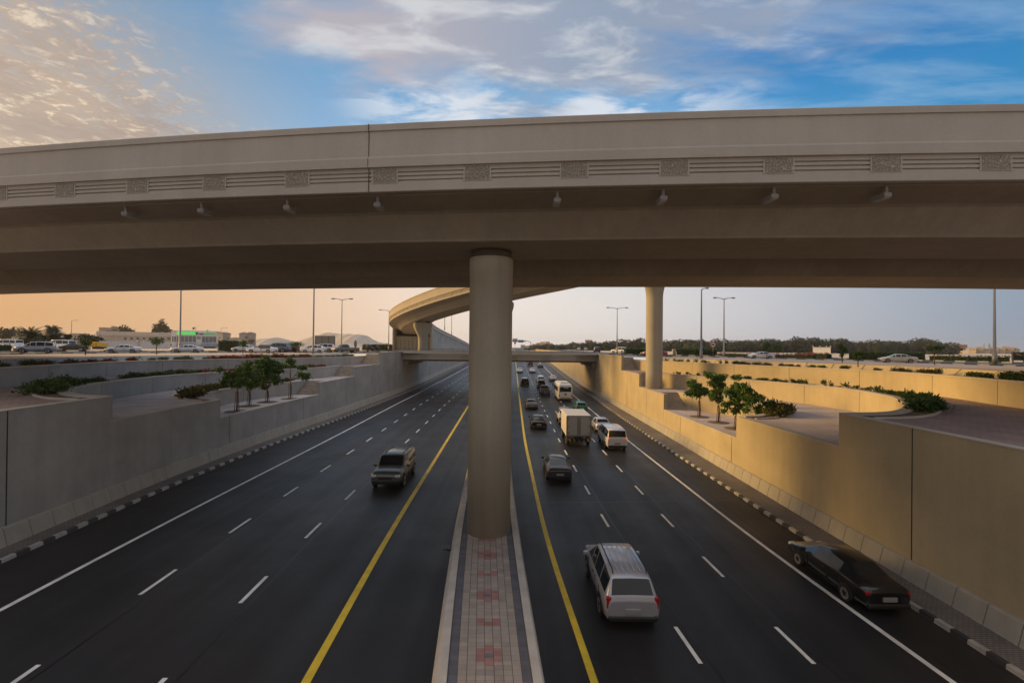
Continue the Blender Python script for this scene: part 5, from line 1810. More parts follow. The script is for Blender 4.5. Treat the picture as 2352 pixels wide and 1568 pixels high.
# trees behind the left buildings
street_tree(206, 800, 766, 54, "bushy spreading tree behind the yellow cabin", 31, M_FARLEAF, Y=112, parts=[(-.3, 0, .72, .7, .28), (.4, .1, .62, .65, .26), (0, 0, .45, .7, .26)], leaf=.3)
street_tree(286, 790, 747, 38, "rounded dark tree rising behind the roof block", 32, M_FARLEAF, Y=225, parts=[(-.2, 0, .80, .8, .2), (.5, 0, .66, .6, .22)], leaf=.5)
street_tree(369, 790, 735, 40, "tall feathery conifer like tree behind the long beige building", 33, M_FARLEAF, Y=225, parts=[(-.35, 0, .72, .55, .18), (.05, 0, .85, .32, .17), (.25, 0, .72, .45, .2), (.75, 0, .62, .35, .14), (-.7, 0, .6, .3, .12), (0, 0, .55, .8, .2)], leaf=.5)
street_tree(18, 800, 752, 42, "dark broad tree at the far left edge behind the palms", 34, M_FARLEAF, Y=150, leaf=.45, parts=[(0, 0, .72, .9, .28), (-.6, 0, .6, .6, .3)])
street_tree(577, 800, 777, 15, "small grey leafless looking tree before the beige houses", 35, M_FARLEAF, Y=130, leaf=.25)


# ------------------------------------------------------------------ date palms
def palm(u, v, top, cw, label, seed, Y):
    p = Vector((at_y(u, v, Y).x, Y, Z(G))); k = Y / FPX
    H = at_y(u, top, Y).z - p.z; R = cw * k / 2
    rg = random.Random(seed); t = thing("date_palm", label, "palm", p, 0, "date palms on the left")
    hc = max(.8, H - R * .75)
    mb = MB(); mb.pipe([(0, 0, -.1), (.05, 0, hc * .5), (0, 0, hc)], [.32, .25, .27], 9); mb.build("trunk", M_BARK, t)
    mb = MB()
    for i in range(110):
        a = rg.uniform(0, 6.28); el = rg.uniform(-.55, 1.2); L = R * rg.uniform(.85, 1.15)
        q = Vector((0, 0, hc)); d = Vector((math.cos(a) * math.cos(el), math.sin(a) * math.cos(el), math.sin(el)))
        side = Vector((-math.sin(a), math.cos(a), 0))
        N_ = 9
        for j in range(N_):
            q2 = q + d * (L / N_); d = (d + Vector((0, 0, -.16))).normalized()
            w = .5 * (1 - (j / N_) ** 2) + .05
            for s in (-1, 1):
                o = len(mb.v)
                tip = q + d * .3 * 1.2 + side * (s * w) - Vector((0, 0, w * .35))
                mb.add([q, q2, tip], [(0, 1, 2)])
            q = q2
    mb.build("crown", M_PALM, t)


palm(69, 803, 748, 66, "big bushy date palm behind the silver SUV, largest of the palms", 1, 95)
palm(120, 803, 745, 34, "tallest date palm, behind and right of the largest one", 2, 112)
palm(94, 802, 762, 48, "date palm with wide drooping fronds between the tallest palm and the lamp post", 3, 100)
palm(127, 802, 760, 46, "date palm with a thick trunk just left of the single arm lamp post", 4, 98)
palm(155, 802, 767, 14, "narrow clipped palm trunk beside the single arm lamp post", 5, 98)


# ------------------------------------------------------------------ clipped hedges
def hedge(label, pts, w, h, leaf=.22, mat=None, name="hedge", flowers=False):
    root = thing(name, label, "hedge", (pts[0][0], pts[0][1], Z(G)))
    rel = [(p[0] - pts[0][0], p[1] - pts[0][1]) for p in pts]
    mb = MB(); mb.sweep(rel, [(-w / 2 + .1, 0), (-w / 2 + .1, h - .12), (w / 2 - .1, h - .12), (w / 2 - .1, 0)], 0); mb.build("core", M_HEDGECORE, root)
    at, acc = arc_walk(rel); n = int(acc[-1] * (w + 2 * h) * 30)
    d = RNG.uniform(0, acc[-1], n); P = []
    for dd in d:
        p, t = at(min(dd, acc[-1] - .01)); q = RNG.uniform(0, w + 2 * h)
        if q < h: off, z = -w / 2, q
        elif q < h + w: off, z = -w / 2 + (q - h), h
        else: off, z = w / 2, q - h - w
        P.append((p[0] + t[1] * off, p[1] - t[0] * off, z - .05))
    mb = MB(); mb.leaves(np.array(P) + RNG.normal(scale=.06, size=(n, 3)), leaf, 0, aspect=.55); mb.build("foliage", mat or M_HEDGE, root)
    if flowers:
        mb = MB(); mb.leaves(np.array(P)[::5] + np.array((0, 0, .1)), leaf * .9, 0, aspect=.9); mb.build("flowers", M_FLOWER, root)
    return root


def hp(u, v): p = at_h(u, v, G); return (p.x, p.y)
def hy(u, Y): return (at_y(u, 800, Y).x, Y)
hedge("clipped hedge at the left frame edge in front of the white van", [hy(-30, 66), hy(24, 68)], 1.2, 1.0)
hedge("rounded green hedge right of the building with the green sign", [hy(508, 98), hy(545, 98)], 2.2, 2.1, .3)
hedge("low green hedge behind the black off roader, left of the ramp", [hy(836, 140), hy(900, 135)], 1.6, 1.7, .35)
hedge("tall clipped hedge behind the slender pier on the right", [hy(1435, 108), hy(1486, 108)], 2.2, 1.35, .3)
hedge("clipped hedge around the red ringed traffic sign", [hy(1556, 99), hy(1600, 97), hy(1645, 96)], 2.2, 1.4, .3)
hedge("red flowering low hedge right of the traffic sign", [hy(1650, 92), hy(1722, 86), hy(1800, 82), hy(1870, 77)], .9, .65, .2, flowers=True)
hedge("red flowering low hedge left of the split crown tree", [hy(1830, 84), hy(1905, 77)], 1.1, .9, .2, flowers=True)
hedge("clipped hedge behind the pearl white sedan", [hy(1950, 74), hy(2040, 71), hy(2122, 69)], 1.4, 1.25)
hedge("long clipped hedge at the right edge of the picture", [hy(2140, 68), hy(2200, 65), hy(2318, 61)], 1.2, .85)

# ------------------------------------------------------------------ far belt of trees on the right: one mass
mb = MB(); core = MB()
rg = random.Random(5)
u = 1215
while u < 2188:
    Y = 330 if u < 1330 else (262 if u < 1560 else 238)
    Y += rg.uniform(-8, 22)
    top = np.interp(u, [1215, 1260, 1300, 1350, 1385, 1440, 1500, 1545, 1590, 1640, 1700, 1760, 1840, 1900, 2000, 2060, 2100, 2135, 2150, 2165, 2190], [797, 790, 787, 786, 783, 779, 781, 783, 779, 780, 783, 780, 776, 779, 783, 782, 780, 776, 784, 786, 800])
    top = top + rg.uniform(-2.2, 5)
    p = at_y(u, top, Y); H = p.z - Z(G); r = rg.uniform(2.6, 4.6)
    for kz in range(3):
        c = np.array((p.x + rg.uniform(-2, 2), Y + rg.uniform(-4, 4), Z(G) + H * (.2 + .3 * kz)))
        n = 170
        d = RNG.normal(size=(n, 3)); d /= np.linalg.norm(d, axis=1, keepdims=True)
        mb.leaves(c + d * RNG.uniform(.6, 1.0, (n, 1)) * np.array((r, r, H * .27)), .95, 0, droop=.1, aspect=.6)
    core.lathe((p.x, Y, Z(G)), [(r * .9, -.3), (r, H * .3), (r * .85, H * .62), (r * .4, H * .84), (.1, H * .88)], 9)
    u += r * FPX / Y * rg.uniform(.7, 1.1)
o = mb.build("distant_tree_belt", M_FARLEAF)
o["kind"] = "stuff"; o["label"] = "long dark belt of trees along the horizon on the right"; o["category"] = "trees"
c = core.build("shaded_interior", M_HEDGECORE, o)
# ------------------------------------------------------------------ lamp posts
def lamp_post(label, base, top_z, arms, arm=2.6, r0=.13, r1=.065, head=.75, face=0.0):
    t = thing("lamp_post", label, "lamp post", base, face)
    H = top_z - base[2]
    mb = MB(); mb.pipe([(0, 0, -.1), (0, 0, 1.2), (0, 0, 1.21), (0, 0, H)], [r0 * 1.5, r0 * 1.45, r0, r1], 10); mb.build("pole", M_STEEL, t)
    for s in arms:
        mb = MB(); mb.pipe([(0, 0, H - .12), (s * arm * .5, 0, H + .06), (s * arm, 0, H + .16)], [r1 * .8, r1 * .6, r1 * .5], 7); mb.pipe([(0, 0, H - .02), (s * arm * .5, 0, H + .2), (s * arm, 0, H + .24)], [.02, .02, .02], 5)
        mb.build("arm", M_STEEL, t)
        mb = MB(); mb.rbox((s * (arm + head * .35), 0, H + .16), (head, .34, .2), .06)
        h = mb.build("lamp_head", M_LAMPBOX, t)
        mb = MB(); mb.box((s * (arm + head * .35), 0, H + .05), (head * .7, .25, .03)); mb.build("lens", M_LENS, h)
    return t


def post_at(u, v, top_v, arms, label, Y=None, **kw):
    p = at_h(u, v, G) if Y is None else Vector((at_y(u, v, Y).x, Y, Z(G)))
    return lamp_post(label, p, at_y(u, top_v, p.y).z, arms, **kw)


# the two tall ones whose heads are hidden by the flyover
post_at(413, 800, 540, (1,), "tall grey lamp post in front of the green sign, head hidden by the flyover", Y=72, arm=1.4, r0=.15)
post_at(719, 812.6, 545, (1,), "tall grey lamp post between the white hatchback and the billboard, head hidden by the flyover", arm=1.4, r0=.14)
post_at(784, 808, 688, (-1, 1), "double armed lamp post above the grey pickup on the left", Y=88, arm=1.5, head=.7, r0=.12)
post_at(892.5, 803, 713, (-1,), "single armed lamp post just left of the ramp abutment", Y=122, arm=2.1, head=.8)
post_at(163, 800, 736, (1,), "single armed lamp post among the palms on the left", Y=190, arm=1.8, head=.9, r0=.17, r1=.1)
post_at(507, 800, 753, (1,), "small far lamp post behind the beige houses left of the sand heap", Y=250, arm=2.6, head=1.1, r0=.16, r1=.1)
post_at(1417, 812, 708, (-1, 1), "double armed lamp post at the right end of the small bridge", Y=104, arm=1.9, head=.7)
post_at(1610.5, 823, 664, (1,), "tall single armed lamp post just left of the red ringed traffic sign", arm=.65, head=.5, r0=.16, r1=.08)
post_at(1662.5, 820.8, 686, (-1, 1), "double armed lamp post just right of the red ringed traffic sign", arm=1.4, head=.55, r0=.14)
post_at(2284.5, 836, 560, (-1,), "tall lamp post at the right edge, rising behind the flyover", arm=1.6, r0=.16)
for i, (u, Y, lab) in enumerate(((1021, 152, "left one of two slim lamp posts on the ramp's sloping parapet"), (1037, 172, "right one of two slim lamp posts on the ramp's sloping parapet"))):
    q = min(allp, key=lambda p: abs(p[1] - Y)); x = at_y(u, 780, Y).x
    lamp_post(lab, Vector((x, Y, q[2] + 3.5)), at_y(u, 672, Y).z, (1,), arm=1.6, r0=.11)

# ------------------------------------------------------------------ signs
M_SIGNW = simple("sign_white", (.72, .72, .72), .5); M_SIGNR = simple("sign_red", (.55, .02, .03), .5); M_SIGNB = simple("sign_blue", (.01, .09, .42), .5); M_SIGNK = simple("sign_black", (.02, .02, .02), .5)
M_SIGNBR = simple("sign_brown", (.22, .08, .06), .5); M_SIGNBACK = simple("sign_back_grey", (.17, .165, .16), .6)


def disc(mb, c, r, y, mat, n=28, r_in=0.0):
    ring = [(c[0] + r * math.cos(2 * PI * k / n), y, c[1] + r * math.sin(2 * PI * k / n)) for k in range(n)]
    if r_in:
        r2 = [(c[0] + r_in * math.cos(2 * PI * k / n), y, c[1] + r_in * math.sin(2 * PI * k / n)) for k in range(n)]
        mb.add(ring + r2, [(k, (k + 1) % n, n + (k + 1) % n, n + k) for k in range(n)], mat)
    else: mb.add(ring, [tuple(range(n))], mat)


p = at_h(1637.5, 817.5, G)
t = thing("no_trucks_sign", "round white sign with red ring and black truck symbol, between two lamp posts", "traffic sign", p)
zc = at_y(1637, 791.2, p.y).z - p.z; R = .60
mb = MB(); mb.tube((0, 0, -.05), (0, 0, zc + R * .8), .045, n=8); mb.build("post", M_STEEL, t)
mb = MB(); n = 28
mb.loft([[(R * math.cos(2 * PI * k / n), y, zc + R * math.sin(2 * PI * k / n)) for k in range(n)] for y in (-.09, -.05)], 0)
pl = mb.build("plate", M_SIGNW, t)
mb = MB(); disc(mb, (0, zc), R, -.094, 0, r_in=R * .76); mb.build("red_ring", M_SIGNR, pl)
mb = MB()
mb.box((.02, -.094, zc + .05), (.46, .004, .20)); mb.box((-.29, -.094, zc - .0), (.16, .004, .18)); mb.box((-.02, -.094, zc - .085), (.62, .004, .05))
for x in (-.26, .02, .18): disc(mb, (x, zc - .13), .065, -.0965, 0, 14)
mb.build("truck_symbol", M_SIGNK, pl)

# billboard seen from behind
Y = 126
c0 = at_y(725, 770.7, Y); c1 = at_y(769.5, 791.7, Y)
t = thing("billboard", "dark grey back of a three panel billboard standing in front of the sand heap", "billboard", (c0.x, Y, Z(G)))
w = c1.x - c0.x; zt = c0.z - Z(G); zb = c1.z - Z(G)
for i in range(3):
    mb = MB(); mb.box((w * (i + .5) / 3, 0, (zt + zb) / 2), (w / 3 - .07, .12, zt - zb)); mb.build("panel", M_SIGNBACK, t)
for i in range(4):
    mb = MB(); mb.box((w * i / 3, -.14, zt / 2), (.14, .14, zt)); mb.build("post", simple("dark_post", (.09, .09, .09), .6), t)

p = at_h(816.5, 806, G); Y = 112
t = thing("oval_sign", "small dark oval sign on the verge right of the grey pickup", "sign", (at_y(816.5, 800, Y).x, Y, Z(G)))
mb = MB(); n = 20; zc = at_y(816, 790, Y).z - Z(G)
mb.loft([[(.34 * math.cos(2 * PI * k / n), y, zc + .95 * math.sin(2 * PI * k / n)) for k in range(n)] for y in (-.06, .06)], 0); mb.build("plate", M_SIGNBACK, t)
mb = MB(); mb.tube((0, 0, 0), (0, 0, zc - .5), .06, n=6); mb.build("post", M_STEEL, t)

p = at_h(608, 815, G)
t = thing("blank_sign_board", "small grey board on two posts seen from behind, in front of the silver grey SUV", "sign", p)
zc = at_y(608, 796, p.y).z - p.z
mb = MB(); mb.box((0, 0, zc), (1.45, .05, .5)); mb.build("board", simple("board_grey", (.2, .2, .21), .6), t)
for x in (-.55, .55):
    mb = MB(); mb.tube((x, .05, 0), (x, .05, zc), .035, n=6); mb.build("post", M_STEEL, t)

# far gantry with blue direction boards
Y = 480
xs = lambda u: at_y(u, 790, Y).x
t = thing("sign_gantry", "distant curved steel gantry carrying blue and brown direction boards over the road", "sign gantry", (0, Y, Z(G)))
zz = lambda v, u=1200: at_y(u, v, Y).z - Z(G)
mb = MB(); mb.pipe([(xs(1219.5), 0, -.2), (xs(1219.5), 0, zz(789)), (xs(1218.5), 0, zz(785.5)), (xs(1215), 0, zz(783.6)), (xs(1208), 0, zz(783.2)), (xs(1170), 0, zz(783.2))], [.45, .38, .34, .3, .28, .26], 8); mb.build("mast", simple("gantry_steel", (.16, .16, .17), .5), t)
for (u0, u1, v0, v1, mat, nm) in ((1189.7, 1202.8, 780.6, 786.4, M_SIGNB, "direction_board"), (1177, 1188.8, 780.6, 785.4, M_SIGNBR, "direction_board"), (1177, 1188.8, 777.4, 780.4, simple("sign_grey", (.35, .36, .38), .5), "direction_board"), (1203.6, 1207.6, 781.8, 784.5, M_SIGNB, "direction_board")):
    mb = MB(); mb.box(((xs(u0) + xs(u1)) / 2, -.5, (zz(v0) + zz(v1)) / 2), (xs(u1) - xs(u0), .15, zz(v0) - zz(v1))); mb.build(nm, mat, t)
Y2 = 300
t = thing("small_blue_sign", "small distant blue sign just right of the central pier, below the gantry", "traffic sign", (at_y(1183, 790, Y2).x, Y2, Z(G)))
mb = MB(); mb.tube((0, 0, 0), (0, 0, 4.2), .08, n=6); mb.build("post", M_STEEL, t)
mb = MB(); mb.box((0, -.1, 4.1), (1.2, .08, 1.2)); mb.build("plate", M_SIGNB, t)
p = Vector((at_y(1511.5, 800, 103).x, 103, Z(G)))
t = thing("blue_arrow_sign", "small blue and white sign right of the slender pier, left of two pale blocks", "traffic sign", p)
zc = at_y(1511.5, 796, 103).z - p.z
mb = MB(); mb.tube((0, 0, 0), (0, 0, zc), .05, n=6); mb.build("post", M_STEEL, t)
mb = MB(); mb.rbox((0, -.07, zc), (.42, .06, .75), .03, 0); pl = mb.build("plate", M_SIGNB, t)
mb = MB(); mb.add([(-.1, -.104, zc + .2), (.02, -.104, zc + .26), (.14, -.104, zc - .2), (.03, -.104, zc - .25)], [(0, 1, 2, 3)]); mb.build("arrow", M_SIGNW, pl)
for (u, w, h, lab) in ((1519, .5, 1.0, "upright pale block just right of the blue and white sign"), (1548, .75, .95, "wide pale cabinet at the left end of the clipped hedge")):
    Y = 100; t = thing("utility_cabinet", lab, "cabinet", (at_y(u, 800, Y).x, Y, Z(G)))
    mb = MB(); mb.rbox((0, 0, h * .7), (w, .45, h * 1.4), .04); b_ = mb.build("cabinet", simple("cabinet_cream", (.55, .5, .44), .6), t)
    mb = MB(); mb.box((0, -.232, h * .7), (w * .8, .02, h * 1.1)); mb.build("door", simple("cabinet_door", (.5, .45, .40), .6), b_)
# barricade at the right edge
p = Vector((at_y(2344, 838, 47).x, 47, Z(G)))
t = thing("road_barricade", "dark barricade frame with a yellow stripe at the right edge of the picture", "barricade", p)
for x in (-.8, .35, 1.5):
    mb = MB(); mb.box((x, 0, .75), (.09, .09, 1.5)); mb.build("post", simple("barricade_post", (.16, .14, .13), .6), t)
mb = MB(); mb.box((.35, .06, 1.0), (2.4, .04, .85)); bd = mb.build("board", M_SIGNK, t)
mb = MB(); mb.add([(-.5, .03, 1.2), (1.3, .03, .8), (1.3, .03, .92), (-.5, .03, 1.32)], [(0, 1, 2, 3)]); mb.build("stripe", simple("barricade_yellow", (.6, .4, .02), .5), bd)

# ------------------------------------------------------------------ sand heaps
def heap(label, us, vs, Y, depth, seed):
    P = [at_y(u, v, Y) for u, v in zip(us, vs)]
    x0, x1 = P[0].x, P[-1].x; mb = MB(); nx, ny = 60, 22
    rg = np.random.default_rng(seed); ph = rg.uniform(0, 6, 8)
    rings = []
    for j in range(ny + 1):
        t = j / ny; row = []
        for i in range(nx + 1):
            x = x0 + (x1 - x0) * i / nx
            h = max(0, np.interp(x, [p.x for p in P], [p.z for p in P]) - Z(G))
            f = math.sin(PI * min(1, t * 1.0)) ** .8
            hh = h * f + .25 * f * (math.sin(x * .55 + ph[0] + t * 3) + math.sin(x * 1.3 + ph[1] + 5 * t)) * min(1, h / 2)
            row.append((x, Y - depth / 2 + depth * t + 2 * math.sin(x * .1 + ph[2]), Z(G) - .1 + max(0, hh)))
        rings.append(row)
    mb.loft(rings, 0, closed=False, smooth=True)
    o = mb.build("sand_heap", M_SANDHILL); tag(o, label, "sand heap"); return o


heap("big grey brown sand heap left of the ramp abutment", [660, 690, 712, 735, 750, 765, 800, 830, 848, 870, 905], [797, 789, 781, 768, 764, 765, 767.5, 767, 777, 787, 798], 300, 70, 1)
heap("smaller lower sand heap right of the beige houses", [575, 590, 620, 640, 655, 672], [797, 782, 777, 775.5, 782, 797], 340, 60, 2)

# ------------------------------------------------------------------ buildings on the left
M_BEI = simple("beige_render", (.52, .42, .33), .9, var=.08, vscale=.3); M_BEI2 = simple("pale_beige_render", (.58, .49, .40), .9, var=.08, vscale=.3); M_BW = simple("white_render", (.72, .71, .71), .85, var=.06)
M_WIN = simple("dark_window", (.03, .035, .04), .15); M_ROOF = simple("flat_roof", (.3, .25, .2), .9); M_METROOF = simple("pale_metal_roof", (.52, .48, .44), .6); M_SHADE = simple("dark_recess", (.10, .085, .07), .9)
M_GREENLIT = simple("lit_green_sign", (.0, .4, .05), .4, emit=(.01, .85, .06), estr=.8); M_GREENSOFT = simple("green_letters", (.04, .42, .08), .5, emit=(.05, .6, .08), estr=.25)


class Bld:
    """building whose front faces the viewer at about distance Y, laid out in metres from photograph positions"""
    def __init__(s, name, label, u0, u1, vtop, Y, depth, wallmat, roofmat=None, cat="building"):
        rc = ray((u0 + u1) / 2, 790); R = Y / rc.y * math.hypot(rc.x, rc.y)

        def corner(u):
            d = ray(u, 790); k = R / math.hypot(d.x, d.y); return Vector((d.x * k, d.y * k, 0))
        a, b_ = corner(u0), corner(u1)
        s.a = a; s.ang = math.atan2(b_.y - a.y, b_.x - a.x); s.ex = (b_ - a).normalized(); s.n = Vector((-s.ex.y, s.ex.x, 0))
        s.w = (b_ - a).length; s.d = depth
        s.H = s.loc((u0 + u1) / 2, vtop)[1]
        s.t = thing(name, label, cat, (a.x, a.y, Z(G)), s.ang)
        mb = MB(); mb.box((s.w / 2, depth / 2, s.H / 2 - .1), (s.w, depth, s.H + .2)); s.wall = mb.build("wall", wallmat, s.t)
        mb = MB(); mb.box((s.w / 2, depth / 2, s.H + .09), (s.w + .3, depth + .3, .16)); s.roof = mb.build("roof", roofmat or M_ROOF, s.t)

    def loc(s, u, v):
        d = ray(u, v); k = s.a.dot(s.n) / (d.x * s.n.x + d.y * s.n.y)
        p = d * k
        return (p.x - s.a.x) * s.ex.x + (p.y - s.a.y) * s.ex.y, p.z + CZ - Z(G)

    def rect(s, name, u0, u1, v0, v1, mat, proud=.06, parent=None, th=.1):
        xa, za = s.loc(u0, v1); xb, zb = s.loc(u1, v0)
        mb = MB(); mb.box(((xa + xb) / 2, -proud + th / 2, (za + zb) / 2), (xb - xa, th, zb - za)); return mb.build(name, mat, parent or s.t)

    def window(s, u0, u1, v0, v1, frame=None):
        f = s.rect("window", u0, u1, v0, v1, frame or M_BEI2, .07)
        du = (u1 - u0) * .10; dv = (v1 - v0) * .10
        s.rect("pane", u0 + du, u1 - du, v0 + dv, v1 - dv, M_WIN, .085, f, .05)
        return f


b = Bld("long_building", "long two storey beige building with recessed windows left of the green sign", 222, 394, 763.6, 200, 12, M_BEI2)
for i in range(12):
    u = 224 + i * 14.2
    w_ = b.rect("recess", u + 1.2, u + 12.2, 771.0, 786, M_SHADE if False else M_BEI, .03)
    if i >= 4: b.window(u + 3.5, u + 11, 775.0, 780.0)
for i in range(13): b.rect("pilaster", 222.5 + i * 14.2 - .9, 222.5 + i * 14.2 + .9, 769.5, 795, M_BEI2, .28, th=.3)
b.rect("cornice", 221, 394.5, 764, 769.8, M_BEI2, .35, th=.4)
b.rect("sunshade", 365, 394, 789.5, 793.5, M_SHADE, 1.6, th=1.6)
for u in (313, 329, 343): 
    b.rect("air_conditioner", u, u + 4, 780.5, 784.5, M_BW, .5, th=.5)
r = Bld("roof_block", "small grey rooftop block with two windows standing above the long beige building", 226.5, 271, 753.0, 211, 9, simple("grey_render", (.36, .31, .27), .9, var=.1))
r.window(244.5, 250, 757.5, 763.5); r.window(251.5, 256, 757.5, 763.5)
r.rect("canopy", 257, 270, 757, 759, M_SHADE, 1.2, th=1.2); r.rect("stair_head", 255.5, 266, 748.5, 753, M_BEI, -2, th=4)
b = Bld("warehouse_shed", "long low shed with a pale sloping metal roof in front of the beige building", 205, 285, 784, 150, 10, M_BEI)
mb = MB(); x0, z0 = b.loc(205, 783.8); x1, z1 = b.loc(288, 783.8); zt = b.loc(240, 774)[1]
mb.loft([[(x0 - 1, -1.0, z0), (x0 - 1, 5, zt), (x0 - 1, 11, z0)], [(x1 - 5.0, -1.0 + 0, z0), (x1 - 8.0, 5, zt), (x1 - 5, 11, z0)]], 0, True, True); mb.build("roof", M_METROOF, b.t)
for i in range(8): b.rect("post", 208 + i * 10, 209 + i * 10, 786, 800, M_BEI2, 1.2, th=.2)
b = Bld("beige_house", "low beige house with a flat roof behind the small bushy tree", 160, 205, 766.5, 190, 10, M_BEI)
b.window(170.5, 175, 766.9 + 3, 774)
b = Bld("low_villa", "low pale villa with a white dome behind the palms", 118, 160, 767.5, 185, 10, M_BEI2)
mb = MB(); x, z = b.loc(130, 767.5); mb.lathe((x, 4, b.H), [(1.5, 0), (1.5, .5), (1.25, 1.3), (.7, 1.9), (.1, 2.3)], 16); mb.build("dome", M_BW, b.t)
b.window(140, 144, 774, 780)
b = Bld("white_hall", "white low hall with a rounded grey roof behind the palms", 70, 140, 783, 150, 10, M_BW, M_METROOF)
b.window(112, 118, 787, 793, M_BW); b.window(85, 91, 787, 793, M_BW)
b = Bld("far_left_villa", "beige villa at the left edge partly hidden by palms", 14, 66, 760.5, 180, 12, M_BEI)
b.window(24, 30, 768, 774); b.window(40, 46, 768, 774)
b = Bld("far_left_kiosk", "low pale wall building at the far left edge of the picture", -40, 12, 779, 110, 6, M_BEI2)
b.window(-10, -2, 783, 789)
# building with the green sign
b = Bld("sign_building", "white two storey building with tall window strips and a lit green sign", 394.5, 497.5, 761.5, 150, 14, M_BW)
for i in range(3): b.window(395.4 + i * 3.4, 397.9 + i * 3.4, 770.6, 786.6, M_BW)
for g in range(5):
    for i in range(6): b.window(406 + g * 9.2 + i * 1.35, 407.15 + g * 9.2 + i * 1.35, 771, 786.5, simple("window_grey_frame", (.42, .42, .44), .6))
for g in range(4):
    for i in range(6): b.window(463.5 + g * 8.6 + i * 1.3, 464.6 + g * 8.6 + i * 1.3, 772.5, 786.8, simple("window_grey_frame", (.42, .42, .44), .6))
for i in range(3): b.window(453 + i * 2.8, 455 + i * 2.8, 772, 780, M_BW)
bd = b.rect("sign_band", 404.5, 497, 760.5, 769.6, M_BW, .3, th=.3)
rg = random.Random(3)
u = 406.2
while u < 446.5:
    w_ = rg.uniform(2.0, 3.6); sl = b.rect("sign_letter", u, u + w_, 762.8, 767.6, M_GREENLIT, .38, bd, .08)
    if rg.random() < .6: b.rect("sign_letter", u + w_ * .35, u + w_ * .55, 761.9, 764.6, M_GREENLIT, .385, bd, .08)
    u += w_ + rg.uniform(.35, .8)
x, z = b.loc(452.3, 765.6); mb = MB(); n = 20
mb.loft([[(x + .42 * math.cos(2 * PI * k / n), y, z + .48 * math.sin(2 * PI * k / n)) for k in range(n)] for y in (-.40, -.3)], 0); mb.build("emblem", simple("dull_green", (.10, .20, .13), .5), bd)
u = 457.3
while u < 495.5:
    w_ = rg.uniform(1.3, 2.8); m_ = M_SIGNK if u < 466 else M_GREENSOFT
    b.rect("sign_letter", u, u + w_, 765.6 + rg.uniform(-.7, .5), 767.6 + rg.uniform(-.1, .9), m_, .38, bd, .08)
    if rg.random() < .55: b.rect("sign_letter", u + w_ * .6, u + w_ * .85, 763.4, 766.2, m_, .385, bd, .08)
    u += w_ * 1.02 + rg.uniform(.1, .4)
for (ua, ub) in ((406, 450), (462, 500)):
    xa, za = b.loc(ua, 796); xb, zb_ = b.loc(ub, 788.5)
    mb = MB(); mb.loft([[(xx, -2.2, za), (xx, -2.2, za + .35), (xx, -1.7, zb_ - .25), (xx, -1.0, zb_), (xx, 0, zb_), (xx, 0, za)] for xx in (xa, xb)], 0); mb.build("awning", simple("grey_blue_awning", (.20, .23, .28), .6), b.t)
b.rect("shopfront", 466, 494, 796.2, 803, M_WIN, .05)
b.rect("shopfront", 425, 450, 796.2, 802, M_WIN, .05)
b.rect("rooftop_tank", 474, 479, 757.5, 761, simple("tank_grey", (.4, .4, .42), .6), -1.5, th=2)
Yf = 158; p = at_y(449.5, 790, Yf)
t = thing("flagpole", "thin flagpole with a maroon and white flag above the building with the green sign", "flagpole", (p.x, Yf, Z(G)))
zt = at_y(449.5, 749, Yf).z - Z(G)
mb = MB(); mb.tube((0, 0, 0), (0, 0, zt), .05, n=6); mb.build("pole", M_STEEL, t)
def fl(u0, u1, mat, nm):
    x0, x1 = at_y(u0, 750, Yf).x - p.x, at_y(u1, 750, Yf).x - p.x; mb = MB()
    mb.loft([[(x0 + (x1 - x0) * q, .08 * math.sin(q * 5 + x0), zt - .3 - .25 * abs(x0 + (x1 - x0) * q) * .4) for q in np.linspace(0, 1, 6)], [(x0 + (x1 - x0) * q, .08 * math.sin(q * 5 + x0 + .5), zt - 1.05 - .1 * abs(x0 + (x1 - x0) * q)) for q in np.linspace(0, 1, 6)]], 0, closed=False); return mb.build(nm, mat, t)
f_ = fl(446.3, 449.4, M_SIGNW, "flag"); fl(442.6, 446.3, simple("flag_maroon", (.08, .012, .025), .7), "flag")
# gabled beige houses
def gabled(label, u0, u1, vt, vg, Y, wins, tank=None, mat=M_BEI2):
    b = Bld("gabled_house", label, u0, u1, vt, Y, 11, mat)
    x0, x1 = 0, b.w; xm = b.w / 2; zg = b.loc((u0 + u1) / 2, vg)[1]
    mb = MB(); mb.loft([[(x0 - .2, y, b.H + .12), (x0 + b.w * .22, y, b.H + (zg - b.H) * .72), (xm, y, zg), (x1 - b.w * .22, y, b.H + (zg - b.H) * .72), (x1 + .2, y, b.H + .12)] for y in (-.12, .5)], 0); mb.build("gable", mat, b.t)
    for w_ in wins: b.window(*w_)
    if tank:
        x, z = b.loc(tank[0], tank[1]); mb = MB(); mb.lathe((x, 5, b.H), [(.9, 0), (.95, .2), (.95, z - b.H - .2), (.6, z - b.H)], 14); mb.build("water_tank", simple("tank_grey", (.4, .4, .42), .6), b.t)
    return b


gabled("tall gabled beige house joined to the right side of the green sign building", 486, 512, 765.0, 760.2, 175, [(503, 506, 774, 777.5)])
gabled("gabled beige house with a round water tank, second from the green sign", 510, 529.5, 767, 762.3, 185, [(522, 525, 774.5, 778), (519, 521, 781, 786)], (514, 761.5))
gabled("low gabled beige house between the two taller houses", 527, 556, 778, 774.2, 178, [(527.5, 530, 784, 788), (530.8, 533.3, 784, 788), (550, 553, 785, 789)])
gabled("gabled beige house with twin windows, left half of the pair by the sand heap", 549, 572, 766.5, 762.4, 190, [(562, 564.6, 771.5, 777), (565.6, 568.2, 771.5, 777)])
gabled("gabled grey beige house with roof tank, right half of the pair by the sand heap", 571.8, 587.5, 766.8, 763, 188, [(576, 579, 781, 786)], (574, 761.5), simple("greyish_render", (.38, .33, .29), .9))
